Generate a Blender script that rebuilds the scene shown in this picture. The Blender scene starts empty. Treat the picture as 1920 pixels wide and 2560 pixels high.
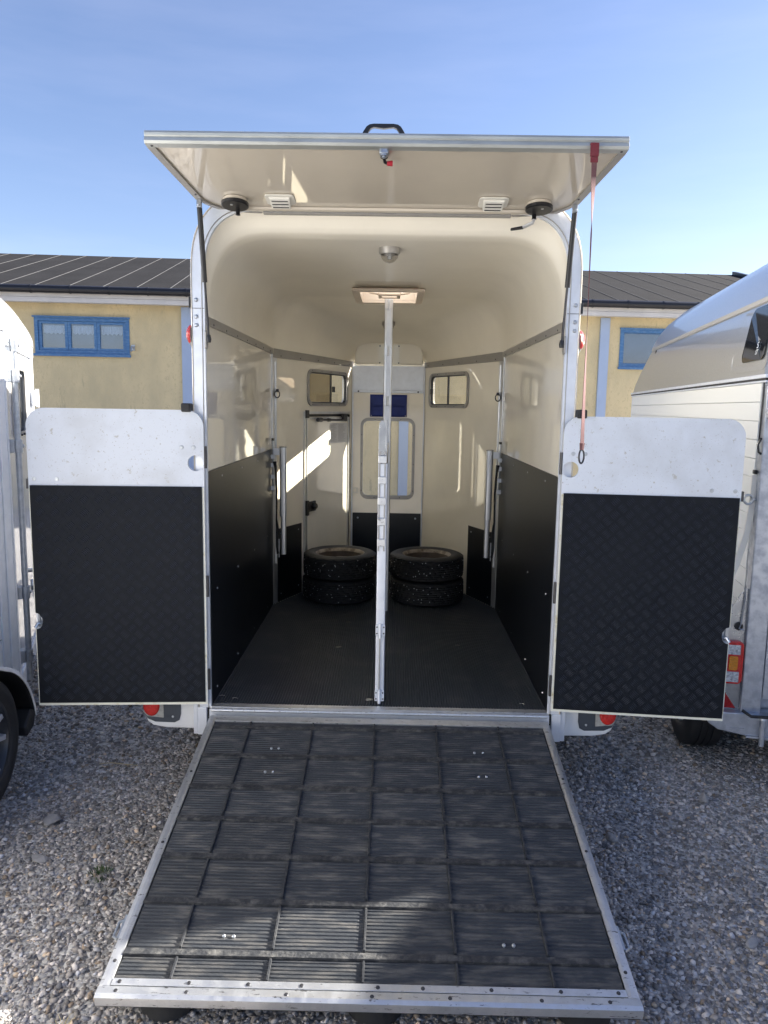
import bpy, bmesh, math, random
import numpy as np
from mathutils import Vector, Matrix
from mathutils.geometry import tessellate_polygon
random.seed(7)
RNG = np.random.default_rng(11)
SC = bpy.context.scene
COL = SC.collection
R = math.radians
V = Vector

# ------------------------------------------------------------------ camera
CAMP = V((0.0433, -3.4315, 1.8415))
pit, yaw, rol, FPX = 0.13929, 0.01004, 0.01634, 1880.16
fw = V((-math.sin(yaw)*math.cos(pit), math.cos(yaw)*math.cos(pit), -math.sin(pit)))
rt = V((math.cos(yaw), math.sin(yaw), 0)); up = rt.cross(fw)
r2 = rt*math.cos(rol) + up*math.sin(rol); u2 = up*math.cos(rol) - rt*math.sin(rol)
cd = bpy.data.cameras.new('camera'); cam = bpy.data.objects.new('camera', cd); COL.objects.link(cam)
cam.matrix_world = Matrix(((r2.x, u2.x, -fw.x, CAMP.x), (r2.y, u2.y, -fw.y, CAMP.y), (r2.z, u2.z, -fw.z, CAMP.z), (0, 0, 0, 1)))
cd.sensor_fit = 'HORIZONTAL'; cd.sensor_width = 36; cd.lens = FPX/1920*36
cd.clip_start = 0.05; cd.clip_end = 2000
SC.camera = cam
# ------------------------------------------------------------------ sky, sun, exposure
SUN = V((.849, .26, .437)).normalized()
EL = math.asin(SUN.z); ROT = math.atan2(SUN.x, SUN.y)
W = bpy.data.worlds.new('World'); SC.world = W; W.use_nodes = True
nt = W.node_tree; nt.nodes.clear()
def wn(t): return nt.nodes.new(t)
o_ = wn('ShaderNodeOutputWorld'); bg = wn('ShaderNodeBackground'); sk = wn('ShaderNodeTexSky')
sk.sky_type = 'NISHITA'; sk.sun_disc = False; sk.sun_elevation = EL; sk.sun_rotation = ROT
sk.air_density = 1.0; sk.dust_density = .6; sk.ozone_density = 3.5
tc = wn('ShaderNodeTexCoord'); mp = wn('ShaderNodeMapping'); mp.inputs['Scale'].default_value = (1.2, 1.2, 7.0)
nz = wn('ShaderNodeTexNoise'); nz.inputs['Scale'].default_value = 2.2; nz.inputs['Detail'].default_value = 5; nz.inputs['Roughness'].default_value = .55
rp = wn('ShaderNodeValToRGB'); rp.color_ramp.elements[0].position = .45; rp.color_ramp.elements[1].position = .85
rp.color_ramp.elements[0].color = (0, 0, 0, 1); rp.color_ramp.elements[1].color = (.05, .05, .05, 1)
mx = wn('ShaderNodeMix'); mx.data_type = 'RGBA'; mx.inputs[7].default_value = (9.0, 9.6, 10.4, 1)   # thin high cloud
L = nt.links.new
L(tc.outputs['Generated'], mp.inputs['Vector']); L(mp.outputs['Vector'], nz.inputs['Vector']); L(nz.outputs['Fac'], rp.inputs['Fac'])
L(rp.outputs['Color'], mx.inputs[0]); L(sk.outputs['Color'], mx.inputs[6]); tn = wn('ShaderNodeMix'); tn.data_type = 'RGBA'; tn.blend_type = 'MULTIPLY'; tn.inputs[0].default_value = 1; tn.inputs[7].default_value = (.81, .70, .72, 1)
L(mx.outputs[2], tn.inputs[6]); L(tn.outputs[2], bg.inputs['Color'])
bg.inputs['Strength'].default_value = .066
L(bg.outputs[0], o_.inputs[0])
sd = bpy.data.lights.new('sun', 'SUN'); sd.energy = 5.0; sd.angle = R(.53); sd.color = (1, .95, .87)
so = bpy.data.objects.new('sun', sd); COL.objects.link(so); so.rotation_euler = SUN.to_track_quat('Z', 'Y').to_euler(); so.location = SUN*30
SC.view_settings.view_transform = 'Standard'; SC.view_settings.look = 'None'; SC.view_settings.gamma = 1
SC.view_settings.exposure = 2.27
SC.render.engine = 'CYCLES'
SC.cycles.max_bounces = 10; SC.cycles.diffuse_bounces = 8; SC.cycles.glossy_bounces = 5; SC.cycles.transparent_max_bounces = 16
SC.cycles.use_denoising = True

# ------------------------------------------------------------------ materials
MATS = {}
def mat(name, col, rough=.5, metal=0., var=0., vscale=8., bump=0., bscale=120., col2=None, spec=.5, coat=0., stretch=(1, 1, 1), rvar=0., lo=.35, hi=.7, detail=6, obrand=0., speck=None):
    """one procedural material: two colours mixed by noise, roughness variation, fine bump, optional specks (colour, scale, threshold)"""
    m = bpy.data.materials.new(name); m.use_nodes = True; t = m.node_tree; n = t.nodes; l = t.links.new
    b = n['Principled BSDF']
    b.inputs['Roughness'].default_value = rough; b.inputs['Metallic'].default_value = metal
    b.inputs['Specular IOR Level'].default_value = spec
    if coat: b.inputs['Coat Weight'].default_value = coat; b.inputs['Coat Roughness'].default_value = .03
    co = n.new('ShaderNodeTexCoord'); ma = n.new('ShaderNodeMapping'); ma.inputs['Scale'].default_value = stretch
    l(co.outputs['Object'], ma.inputs['Vector'])
    c1 = (*col, 1)
    if col2 is None: col2 = tuple(c*(1-var) for c in col)
    nz = n.new('ShaderNodeTexNoise'); nz.inputs['Scale'].default_value = vscale; nz.inputs['Detail'].default_value = detail; nz.inputs['Roughness'].default_value = .6
    l(ma.outputs[0], nz.inputs['Vector'])
    mr = n.new('ShaderNodeMapRange'); mr.inputs[1].default_value = lo; mr.inputs[2].default_value = hi
    l(nz.outputs['Fac'], mr.inputs[0])
    mi = n.new('ShaderNodeMix'); mi.data_type = 'RGBA'; mi.inputs[6].default_value = c1; mi.inputs[7].default_value = (*col2, 1)
    l(mr.outputs[0], mi.inputs[0]); out = mi.outputs[2]
    if speck:
        for sc, ss, th, st in speck:
            n2 = n.new('ShaderNodeTexNoise'); n2.inputs['Scale'].default_value = ss; n2.inputs['Detail'].default_value = 4; n2.inputs['Roughness'].default_value = .7
            m2 = n.new('ShaderNodeMapping'); m2.inputs['Scale'].default_value = st; l(co.outputs['Object'], m2.inputs[0]); l(m2.outputs[0], n2.inputs['Vector'])
            g = n.new('ShaderNodeMapRange'); g.inputs[1].default_value = th; g.inputs[2].default_value = th+.05; l(n2.outputs['Fac'], g.inputs[0])
            m3 = n.new('ShaderNodeMix'); m3.data_type = 'RGBA'; m3.inputs[7].default_value = (*sc, 1)
            l(g.outputs[0], m3.inputs[0]); l(out, m3.inputs[6]); out = m3.outputs[2]
    if obrand:
        oi = n.new('ShaderNodeObjectInfo'); hr = n.new('ShaderNodeMapRange'); hr.inputs[3].default_value = 1-obrand; hr.inputs[4].default_value = 1+obrand
        l(oi.outputs['Random'], hr.inputs[0]); hs = n.new('ShaderNodeHueSaturation'); l(hr.outputs[0], hs.inputs['Value']); l(out, hs.inputs['Color']); out = hs.outputs[0]
    l(out, b.inputs['Base Color'])
    if rvar:
        rr = n.new('ShaderNodeMapRange'); rr.inputs[1].default_value = .3; rr.inputs[2].default_value = .7
        rr.inputs[3].default_value = max(.02, rough-rvar); rr.inputs[4].default_value = rough+rvar
        l(nz.outputs['Fac'], rr.inputs[0]); l(rr.outputs[0], b.inputs['Roughness'])
    if bump:
        nb = n.new('ShaderNodeTexNoise'); nb.inputs['Scale'].default_value = bscale; nb.inputs['Detail'].default_value = 4
        l(ma.outputs[0], nb.inputs['Vector'])
        bp = n.new('ShaderNodeBump'); bp.inputs['Strength'].default_value = bump; bp.inputs['Distance'].default_value = .01
        l(nb.outputs['Fac'], bp.inputs['Height']); l(bp.outputs[0], b.inputs['Normal'])
    MATS[name] = m
    return m
M = MATS
mat('cream_roof', (.89, .835, .71), .26, var=.06, vscale=3, bump=.006, bscale=9)
mat('cream_panel', (.89, .835, .71), .035, spec=.75, var=.05, vscale=5, bump=.003, bscale=14, coat=.4, rvar=.02, speck=[((.52, .47, .37), 40, .72, (1, 1, 4))])
mat('cream_door', (.87, .84, .745), .09, var=.05, vscale=5, bump=.003, bscale=14, coat=.3)
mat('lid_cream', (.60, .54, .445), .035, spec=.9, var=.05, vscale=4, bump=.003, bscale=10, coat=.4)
mat('black_ply', (.0065, .0080, .0115), .36, var=.3, vscale=10, bump=.05, bscale=300, speck=[((.06, .06, .055), 60, .74, (1, 1, 3))])
mat('aluminium', (.72, .73, .74), .38, .85, var=.15, vscale=25, rvar=.1, bump=.03, bscale=200, stretch=(1, 1, .2))
mat('alu_worn', (.66, .67, .68), .40, .85, var=.12, vscale=30, rvar=.12, bump=.06, bscale=150, speck=[((.16, .16, .16), 60, .615, (.4, 1.6, 1.6)), ((.32, .31, .30), 150, .66, (1, 1, 1))])
mat('alu_white', (.74, .77, .82), .40, .35, var=.08, vscale=20, rvar=.08, speck=[((.40, .39, .37), 45, .71, (1, 1, .5))])
mat('alu_trim', (.50, .52, .50), .40, .5, var=.25, vscale=18, stretch=(.3, 1, 1))
mat('rail_grey', (.40, .385, .36), .42, .5, var=.12, vscale=20, stretch=(1, .2, 1))
mat('door_white', (.665, .70, .745), .36, vscale=5, col2=(.55, .57, .59), lo=.48, hi=.78, bump=.02, bscale=200, detail=9, speck=[((.42, .41, .39), 110, .625, (1, 1, 1)), ((.46, .45, .42), 30, .64, (1, 1, 1)), ((.30, .29, .27), 60, .745, (1, 1, 3))])
mat('door_edge', (.80, .78, .66), .5, col2=(.58, .50, .27), vscale=14, lo=.55, hi=.72)
mat('tread_rubber', (.0070, .0088, .0128), .60, spec=.16, col2=(.0125, .0145, .0185), var=.2, vscale=5, bump=.05, bscale=260, rvar=.08, speck=[((.22, .22, .22), 70, .80, (1, 1, 1))])
mat('tread_bar', (.027, .032, .043), .5, spec=.22, var=.2, vscale=5, rvar=.05)  # mat rubber made paler: sheen on the raised bars put into the colour
mat('ramp_rubber', (.027, .031, .037), .6, col2=(.122, .115, .104), vscale=9, lo=.47, hi=.74, stretch=(1, 4, 4), bump=.35, bscale=90, obrand=.15, detail=9, speck=[((.30, .29, .27), 75, .70, (.7, 2, 2)), ((.02, .02, .021), 26, .66, (.7, 2.5, 2.5))])
mat('ramp_band', (.026, .028, .032), .6, col2=(.105, .103, .098), vscale=30, lo=.46, hi=.70, bump=.6, bscale=70, detail=8, speck=[((.33, .33, .31), 50, .70, (1, 1, 1))])
mat('ramp_ridge', (.024, .026, .030), .6, col2=(.07, .07, .068), vscale=40, lo=.5, hi=.75, bump=.3, bscale=90)
mat('floor_rubber', (.054, .061, .071), .42, col2=(.125, .124, .120), vscale=5, lo=.5, hi=.8, bump=.1, bscale=200)
mat('rubber', (.016, .016, .017), .6, var=.3, vscale=20, bump=.1, bscale=200)
mat('black_plastic', (.012, .012, .014), .32, var=.2, vscale=20)
mat('dark_metal', (.07, .07, .075), .4, .6, var=.3, vscale=30)
mat('zinc', (.50, .53, .57), .32, .85, var=.25, vscale=40)
mat('grey_plastic', (.055, .065, .08), .45, var=.15, vscale=12)
mat('clear_grey', (.42, .41, .38), .12, var=.3, vscale=60)
mat('white_paint', (.80, .80, .80), .14, var=.04, vscale=5, coat=.5)
mat('white_grp', (.79, .79, .78), .22, var=.05, vscale=5, coat=.2)
mat('white_plastic', (.76, .74, .67), .4, var=.05, vscale=10)
mat('beige_plastic', (.66, .56, .45), .4, var=.05, vscale=10)
mat('red_lens', (.50, .020, .012), .10, col2=(.75, .02, .015), vscale=120, bump=.6, bscale=260, coat=.6)
mat('amber_lens', (.80, .28, .01), .12, var=.3, vscale=100, bump=.6, bscale=240, coat=.5)
mat('clear_lens', (.75, .76, .78), .08, .3, col2=(.25, .26, .28), vscale=90, bump=.8, bscale=160)
mat('red_reflector', (.30, .006, .010), .2, var=.2, vscale=60, coat=.4)
mat('red_fabric', (.15, .012, .022), .75, var=.3, vscale=40, col2=(.17, .03, .035), bump=.3, bscale=400)
mat('strap_fabric', (.13, .055, .058), .8, col2=(.18, .085, .08), vscale=12, bump=.3, bscale=400)
mat('red_plastic', (.42, .012, .03), .35, var=.2, vscale=30)
mat('blue_fabric', (.012, .03, .21), .55, var=.3, vscale=10, bump=.1, bscale=300)
mat('paper', (.66, .67, .68), .6, var=.05, vscale=20)
mat('ink', (.05, .05, .06), .6)
mat('print_grey', (.36, .37, .38), .6)
mat('stucco', (.71, .58, .345), .9, col2=(.57, .475, .29), vscale=1.6, lo=.38, hi=.68, stretch=(1.3, 1, .7), bump=.35, bscale=45, detail=9, speck=[((.60, .49, .29), 26, .56, (1, 1, .6)), ((.50, .42, .26), 3.2, .63, (2.4, 1, .5)), ((.38, .32, .21), 5, .72, (2.5, 1, .3))])
mat('roof_felt', (.030, .0295, .031), .95, spec=.05, detail=10, speck=[((.042, .041, .042), 40, .60, (1, 1, 1))], var=.25, vscale=1.2, bump=.3, bscale=90)
mat('roof_seam', (.075, .075, .078), .8, var=.3, vscale=3)
mat('gutter_black', (.012, .012, .016), .35)
mat('fascia_white', (.66, .63, .60), .6, var=.15, vscale=3)
mat('blue_paint', (.055, .165, .36), .5, col2=(.15, .28, .45), vscale=14, lo=.45, hi=.75, stretch=(1, 1, 3), bump=.1, bscale=60)
mat('pale_blue', (.38, .47, .64), .5, var=.08, vscale=3)
mat('room_sky_blue', (.13, .19, .30), .8, var=.3, vscale=2)  # backing behind the panes, its blue standing in for reflected sky
mat('curtain', (.62, .68, .76), .8, var=.12, vscale=9, stretch=(3, 1, .5))
mat('silver_flake', (.50, .51, .53), .34, .65, var=.35, vscale=300, detail=2, coat=.45)
mat('silver_band', (.44, .42, .39), .5, .3, var=.15, vscale=300)
mat('cream_board', (.82, .825, .79), .35, var=.04, vscale=3, stretch=(1, .3, 4))
mat('galvanised', (.50, .53, .58), .42, .75, col2=(.38, .40, .45), vscale=22, lo=.42, hi=.62, rvar=.10, bump=.05, bscale=60, speck=[((.29, .30, .34), 40, .68, (1, 1, 1))])
mat('galv_plate', (.46, .48, .50), .30, .75, col2=(.30, .31, .33), vscale=12, rvar=.1)
mat('alloy_dark', (.060, .063, .07), .30, .6, var=.15, vscale=10)
mat('alloy_cut', (.42, .43, .46), .30, .25, var=.1, vscale=10)
mat('rust_rim', (.34, .30, .245), .55, .3, col2=(.10, .068, .046), vscale=16, lo=.4, hi=.65, bump=.3, bscale=60)
mat('rust_shaded', (.075, .055, .040), .6, .2, col2=(.035, .025, .019), vscale=20)  # darker copy of the rim rust: shade inside the barrel put into colour
mat('stud', (.55, .56, .58), .3, .7)
mat('tinted', (.008, .010, .013), .05, spec=.35)
mat('text_white', (.8, .8, .8), .5)
mat('stone_grey', (.33, .32, .31), .85, col2=(.20, .19, .185), vscale=12, bump=.4, bscale=40)
mat('moss', (.055, .10, .028), .9, var=.5, vscale=30)
mat('straw', (.46, .38, .22), .8, var=.3, vscale=20)
mat('leaf_litter', (.45, .43, .36), .8, var=.2, vscale=20)
def glass(name, tint, refl=.9, base=.035):
    m = bpy.data.materials.new(name); m.use_nodes = True; t = m.node_tree; n = t.nodes; n.clear(); l = t.links.new
    o = n.new('ShaderNodeOutputMaterial'); tr = n.new('ShaderNodeBsdfTransparent'); gl = n.new('ShaderNodeBsdfGlossy')
    tr.inputs[0].default_value = (*tint, 1); gl.inputs['Roughness'].default_value = .02; gl.inputs[0].default_value = (refl,)*3+(1,)
    ge = n.new('ShaderNodeNewGeometry'); dp = n.new('ShaderNodeVectorMath'); dp.operation = 'DOT_PRODUCT'; l(ge.outputs['Normal'], dp.inputs[0]); l(ge.outputs['Incoming'], dp.inputs[1])
    ab = n.new('ShaderNodeMath'); ab.operation = 'ABSOLUTE'; l(dp.outputs['Value'], ab.inputs[0])
    om = n.new('ShaderNodeMath'); om.operation = 'SUBTRACT'; om.inputs[0].default_value = 1; l(ab.outputs[0], om.inputs[1])
    pw = n.new('ShaderNodeMath'); pw.operation = 'POWER'; pw.inputs[1].default_value = 5; l(om.outputs[0], pw.inputs[0])
    fr = n.new('ShaderNodeMath'); fr.operation = 'MULTIPLY_ADD'; fr.inputs[1].default_value = .95; fr.inputs[2].default_value = base; l(pw.outputs[0], fr.inputs[0])
    mx = n.new('ShaderNodeMixShader'); l(fr.outputs[0], mx.inputs[0]); l(tr.outputs[0], mx.inputs[1]); l(gl.outputs[0], mx.inputs[2]); l(mx.outputs[0], o.inputs[0])
    MATS[name] = m
glass('pane', (.93, .92, .88)); glass('pane_smoke', (.62, .58, .50)); glass('lamp_glass', (.80, .79, .76)); glass('house_pane', (.80, .84, .90), base=.15)
def translucent(name, col):
    m = bpy.data.materials.new(name); m.use_nodes = True; t = m.node_tree; n = t.nodes; n.clear(); l = t.links.new
    o = n.new('ShaderNodeOutputMaterial'); a = n.new('ShaderNodeBsdfTranslucent'); b = n.new('ShaderNodeBsdfDiffuse')
    a.inputs[0].default_value = (*col, 1); b.inputs[0].default_value = (*col, 1); mx = n.new('ShaderNodeMixShader'); mx.inputs[0].default_value = .12
    l(a.outputs[0], mx.inputs[1]); l(b.outputs[0], mx.inputs[2]); l(mx.outputs[0], o.inputs[0]); MATS[name] = m
translucent('opal', (.96, .94, .90))

# ------------------------------------------------------------------ mesh helpers
def rrect(x0, x1, y0, y1, r, n=6):
    P = []
    for cx, cy, a in ((x1-r, y1-r, 0), (x0+r, y1-r, 90), (x0+r, y0+r, 180), (x1-r, y0+r, 270)):
        for i in range(n+1):
            t = R(a+90*i/n); P.append((cx+r*math.cos(t), cy+r*math.sin(t)))
    return P
def circ(cx, cy, r, n=24): return [(cx+r*math.cos(2*math.pi*i/n), cy+r*math.sin(2*math.pi*i/n)) for i in range(n)]
class MB:
    def __init__(s, X=None): s.v = []; s.f = []; s.X = X
    def pt(s, p):
        p = V(p)
        if s.X is not None: p = s.X @ p
        s.v.append(p); return len(s.v)-1
    def hexa(s, P):
        i = [s.pt(p) for p in P]
        for a in ((0, 3, 2, 1), (4, 5, 6, 7), (0, 1, 5, 4), (1, 2, 6, 5), (2, 3, 7, 6), (3, 0, 4, 7)): s.f.append([i[k] for k in a])
        return s
    def box(s, x0, x1, y0, y1, z0, z1):
        return s.hexa([(x0, y0, z0), (x1, y0, z0), (x1, y1, z0), (x0, y1, z0), (x0, y0, z1), (x1, y0, z1), (x1, y1, z1), (x0, y1, z1)])
    def prism(s, outer, d, o=(0, 0, 0), ux=(1, 0, 0), uy=(0, 0, 1), holes=()):
        """extrude a 2d outline (with holes) lying in the frame o,ux,uy by the vector d"""
        o = V(o); ux = V(ux); uy = V(uy); d = V(d)
        loops = [outer]+list(holes); flat = []; starts = []
        A = []; B = []
        for lp in loops:
            for p in lp:
                q = o+ux*p[0]+uy*p[1]; A.append(s.pt(q)); B.append(s.pt(q+d))
        pl = [[V((p[0], p[1], 0)) for p in lp] for lp in loops]
        if len(loops) == 1 and len(outer) <= 4 or (len(loops) == 1 and convex(outer)):
            s.f.append(A[::-1]); s.f.append(B[:])
        else:
            for t in tessellate_polygon(pl):
                s.f.append([A[k] for k in t]); s.f.append([B[k] for k in reversed(t)])
        k = 0
        for lp in loops:
            n = len(lp)
            for i in range(n):
                j = (i+1) % n; s.f.append([A[k+i], A[k+j], B[k+j], B[k+i]])
            k += n
        return s
    def tube(s, path, r, n=8, cap=True):
        path = [V(p) for p in path]; rs = r if isinstance(r, (list, tuple)) else [r]*len(path); rings = []
        ref = None
        for i, p in enumerate(path):
            t = (path[min(i+1, len(path)-1)]-path[max(i-1, 0)]).normalized()
            if ref is None: ref = V((0, 0, 1)) if abs(t.z) < .9 else V((1, 0, 0))
            a = t.cross(ref).normalized(); b = t.cross(a).normalized(); ref = a.cross(t)
            rings.append([s.pt(p+(a*math.cos(2*math.pi*k/n)+b*math.sin(2*math.pi*k/n))*rs[i]) for k in range(n)])
        for A, B in zip(rings, rings[1:]):
            for k in range(n): s.f.append([A[k], A[(k+1) % n], B[(k+1) % n], B[k]])
        if cap: s.f.append(rings[0][::-1]); s.f.append(rings[-1])
        return s
    def lathe(s, prof, o, ax, n=32, ref=None, cap=False, mod=None):
        o = V(o); ax = V(ax).normalized(); ref = V(ref) if ref else (V((0, 0, 1)) if abs(ax.z) < .9 else V((1, 0, 0)))
        a = (ref-ax*ref.dot(ax)).normalized(); b = ax.cross(a); rings = []
        for pi, (r, h) in enumerate(prof):
            rings.append([s.pt(o+ax*h+(a*math.cos(2*math.pi*k/n)+b*math.sin(2*math.pi*k/n))*(r+(mod(pi, k) if mod else 0))) for k in range(n)])
        for A, B in zip(rings, rings[1:]):
            for k in range(n): s.f.append([A[k], A[(k+1) % n], B[(k+1) % n], B[k]])
        if cap: s.f.append(rings[0][::-1]); s.f.append(rings[-1])
        return s
    def grid(s, P):
        idx = [[s.pt(p) for p in row] for row in P]
        for a in range(len(P)-1):
            for b in range(len(P[0])-1): s.f.append([idx[a][b], idx[a][b+1], idx[a+1][b+1], idx[a+1][b]])
        return idx
    def build(s, name, m, parent=None, smooth=None, bevel=0, local=False, norm=True, solid=None):
        off = V((0, 0, 0))
        if parent is not None and not local:
            q = parent
            while q.parent: q = q.parent
            off = q.location
        me = bpy.data.meshes.new(name); me.from_pydata([tuple(v-off) for v in s.v], [], s.f); me.validate()
        if norm:
            b = bmesh.new(); b.from_mesh(me); bmesh.ops.recalc_face_normals(b, faces=b.faces); b.to_mesh(me); b.free()
        me.materials.append(MATS[m] if isinstance(m, str) else m)
        o = bpy.data.objects.new(name, me); COL.objects.link(o)
        if parent is not None: o.parent = parent
        if smooth:
            me.polygons.foreach_set('use_smooth', [True]*len(me.polygons)); me.set_sharp_from_angle(angle=R(smooth))
        if solid:
            md = o.modifiers.new('thickness', 'SOLIDIFY'); md.thickness = solid; md.offset = 1
        if bevel:
            md = o.modifiers.new('edge', 'BEVEL'); md.width = bevel; md.segments = 2; md.limit_method = 'ANGLE'; md.angle_limit = R(50)
            md.harden_normals = False
        return o
def convex(P):
    sg = 0
    for i in range(len(P)):
        a, b, c = P[i-1], P[i], P[(i+1) % len(P)]
        z = (b[0]-a[0])*(c[1]-b[1])-(b[1]-a[1])*(c[0]-b[0])
        if abs(z) < 1e-12: continue
        if sg and (z > 0) != (sg > 0): return False
        sg = z
    return True
def thing(name, label, cat, loc=(0, 0, 0), rz=0, group=None):
    o = bpy.data.objects.new(name, None); COL.objects.link(o); o.location = loc; o.rotation_euler = (0, 0, rz)
    o['label'] = label; o['category'] = cat; o.empty_display_size = .1
    if group: o['group'] = group
    return o
def tag(o, label, cat, group=None):
    o['label'] = label; o['category'] = cat
    if group: o['group'] = group
    return o
def copy_tree(o, parent=None):
    c = o.copy(); COL.objects.link(c); c.parent = parent
    for ch in list(o.children): copy_tree(ch, c)
    return c
def recenter(o):
    """move a top-level mesh's origin to the middle of its base"""
    me = o.data; n = len(me.vertices); a = np.zeros(n*3); me.vertices.foreach_get('co', a); a = a.reshape(-1, 3)
    c = np.array([(a[:, 0].min()+a[:, 0].max())/2, (a[:, 1].min()+a[:, 1].max())/2, a[:, 2].min()])
    me.vertices.foreach_set('co', (a-c).ravel()); me.update(); o.location = c
    return o

# ------------------------------------------------------------------ ground
def ground_mat():
    m = bpy.data.materials.new('gravel_ground'); m.use_nodes = True; t = m.node_tree; n = t.nodes; l = t.links.new; b = n['Principled BSDF']
    b.inputs['Roughness'].default_value = .95; b.inputs['Specular IOR Level'].default_value = .15
    co = n.new('ShaderNodeTexCoord'); vo = n.new('ShaderNodeTexVoronoi'); vo.inputs['Scale'].default_value = 55
    l(co.outputs['Object'], vo.inputs['Vector'])
    cr = n.new('ShaderNodeValToRGB'); e = cr.color_ramp.elements; e[0].color = (.26, .25, .24, 1); e[1].color = (.68, .655, .62, 1)
    sp = n.new('ShaderNodeSeparateColor'); l(vo.outputs['Color'], sp.inputs[0]); l(sp.outputs[0], cr.inputs[0])
    nz = n.new('ShaderNodeTexNoise'); nz.inputs['Scale'].default_value = .8; l(co.outputs['Object'], nz.inputs['Vector'])
    mi = n.new('ShaderNodeMix'); mi.data_type = 'RGBA'; mi.blend_type = 'MULTIPLY'; mi.inputs[0].default_value = .5; l(cr.outputs[0], mi.inputs[6]); l(nz.outputs['Fac'], mi.inputs[7])
    l(mi.outputs[2], b.inputs['Base Color'])
    bp = n.new('ShaderNodeBump'); bp.inputs['Distance'].default_value = .012; bp.invert = True; l(vo.outputs['Distance'], bp.inputs['Height']); l(bp.outputs[0], b.inputs['Normal'])
    MATS['gravel_ground'] = m
ground_mat()
g = MB(); g.box(-300, 300, -300, 300, -.30, -.006)
g = g.build('ground', 'gravel_ground'); g['kind'] = 'structure'; g['label'] = 'grey gravel yard'
def stone_mat():
    m = bpy.data.materials.new('gravel_stone'); m.use_nodes = True; t = m.node_tree; n = t.nodes; l = t.links.new; b = n['Principled BSDF']
    b.inputs['Roughness'].default_value = .85; b.inputs['Specular IOR Level'].default_value = .3
    a = n.new('ShaderNodeAttribute'); a.attribute_name = 'tone'; co = n.new('ShaderNodeTexCoord')
    nz = n.new('ShaderNodeTexNoise'); nz.inputs['Scale'].default_value = 160; l(co.outputs['Object'], nz.inputs['Vector'])
    mi = n.new('ShaderNodeMix'); mi.data_type = 'RGBA'; mi.blend_type = 'MULTIPLY'; mi.inputs[0].default_value = .35; l(a.outputs['Color'], mi.inputs[6]); l(nz.outputs['Fac'], mi.inputs[7])
    l(mi.outputs[2], b.inputs['Base Color']); MATS['gravel_stone'] = m
stone_mat()
def gravel(name, regions):
    bmi = bmesh.new(); bmesh.ops.create_icosphere(bmi, subdivisions=1, radius=1)
    bv = np.array([v.co[:] for v in bmi.verts]); bf = np.array([[v.index for v in f.verts] for f in bmi.faces]); bmi.free()
    P = []; S = []
    for x0, x1, y0, y1, dens, s0, s1 in regions:
        n = int((x1-x0)*(y1-y0)*dens); P.append(np.stack([RNG.uniform(x0, x1, n), RNG.uniform(y0, y1, n)], 1))
        S.append(s0*(s1/s0)**(RNG.random(n)**1.9))
    P = np.concatenate(P); S = np.concatenate(S); N = len(P)
    # random rotation matrices
    q = RNG.normal(size=(N, 4)); q /= np.linalg.norm(q, axis=1)[:, None]; w, x, y, z = q.T
    RM = np.stack([1-2*(y*y+z*z), 2*(x*y-z*w), 2*(x*z+y*w), 2*(x*y+z*w), 1-2*(x*x+z*z), 2*(y*z-x*w), 2*(x*z-y*w), 2*(y*z+x*w), 1-2*(x*x+y*y)], 1).reshape(N, 3, 3)
    jit = 1+RNG.normal(0, .28, (N, len(bv)))
    loc = bv[None]*jit[:, :, None]*np.stack([RNG.uniform(.8, 1.35, N), RNG.uniform(.65, 1.0, N), RNG.uniform(.5, .85, N)], 1)[:, None, :]
    loc = np.einsum('nij,nkj->nki', RM, loc)*S[:, None, None]*.5
    loc[:, :, 2] *= .75
    loc[:, :, :2] += P[:, None]; loc[:, :, 2] += (S*RNG.uniform(.02, .32, N)-.008)[:, None]
    nv = len(bv); nf = len(bf)
    me = bpy.data.meshes.new(name)
    me.vertices.add(N*nv); me.vertices.foreach_set('co', loc.astype(np.float32).ravel())
    F = (bf[None]+(np.arange(N)*nv)[:, None, None]).reshape(-1, 3)
    me.loops.add(F.size); me.loops.foreach_set('vertex_index', F.astype(np.int32).ravel())
    me.polygons.add(len(F)); me.polygons.foreach_set('loop_start', np.arange(0, F.size, 3, dtype=np.int32))
    tone = RNG.random(N)**2.0
    c = np.stack([.19+.60*tone]*3, 1)*np.array([1.06, .965, .885])
    warm = RNG.random(N) < .10; c[warm] *= np.array([1.15, .98, .78]); cool = RNG.random(N) < .15; c[cool] *= np.array([.88, .95, 1.06])
    col = np.concatenate([c, np.ones((N, 1))], 1)
    at = me.attributes.new('tone', 'FLOAT_COLOR', 'FACE'); at.data.foreach_set('color', np.repeat(col, nf, 0).astype(np.float32).ravel())
    me.update(calc_edges=True); me.materials.append(MATS['gravel_stone'])
    o = bpy.data.objects.new(name, me); COL.objects.link(o); o['kind'] = 'stuff'; o['label'] = 'loose grey gravel covering the yard'; o['category'] = 'gravel'
    return o
gravel('gravel', [(-1.9, -.70, -2.0, .4, 7600, .008, .0265), (.70, 2.1, -2.0, .4, 7600, .008, .0265), (-.70, .70, -2.0, -1.2, 7600, .008, .0265),
                  (-2.6, -.8, .4, 2.4, 3000, .010, .034), (.8, 2.8, .4, 2.4, 3000, .010, .034), (-.70, .70, -1.2, .3, 700, .012, .036),
                  (-3.2, 3.2, 2.4, 9.5, 300, .015, .045)])

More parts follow.
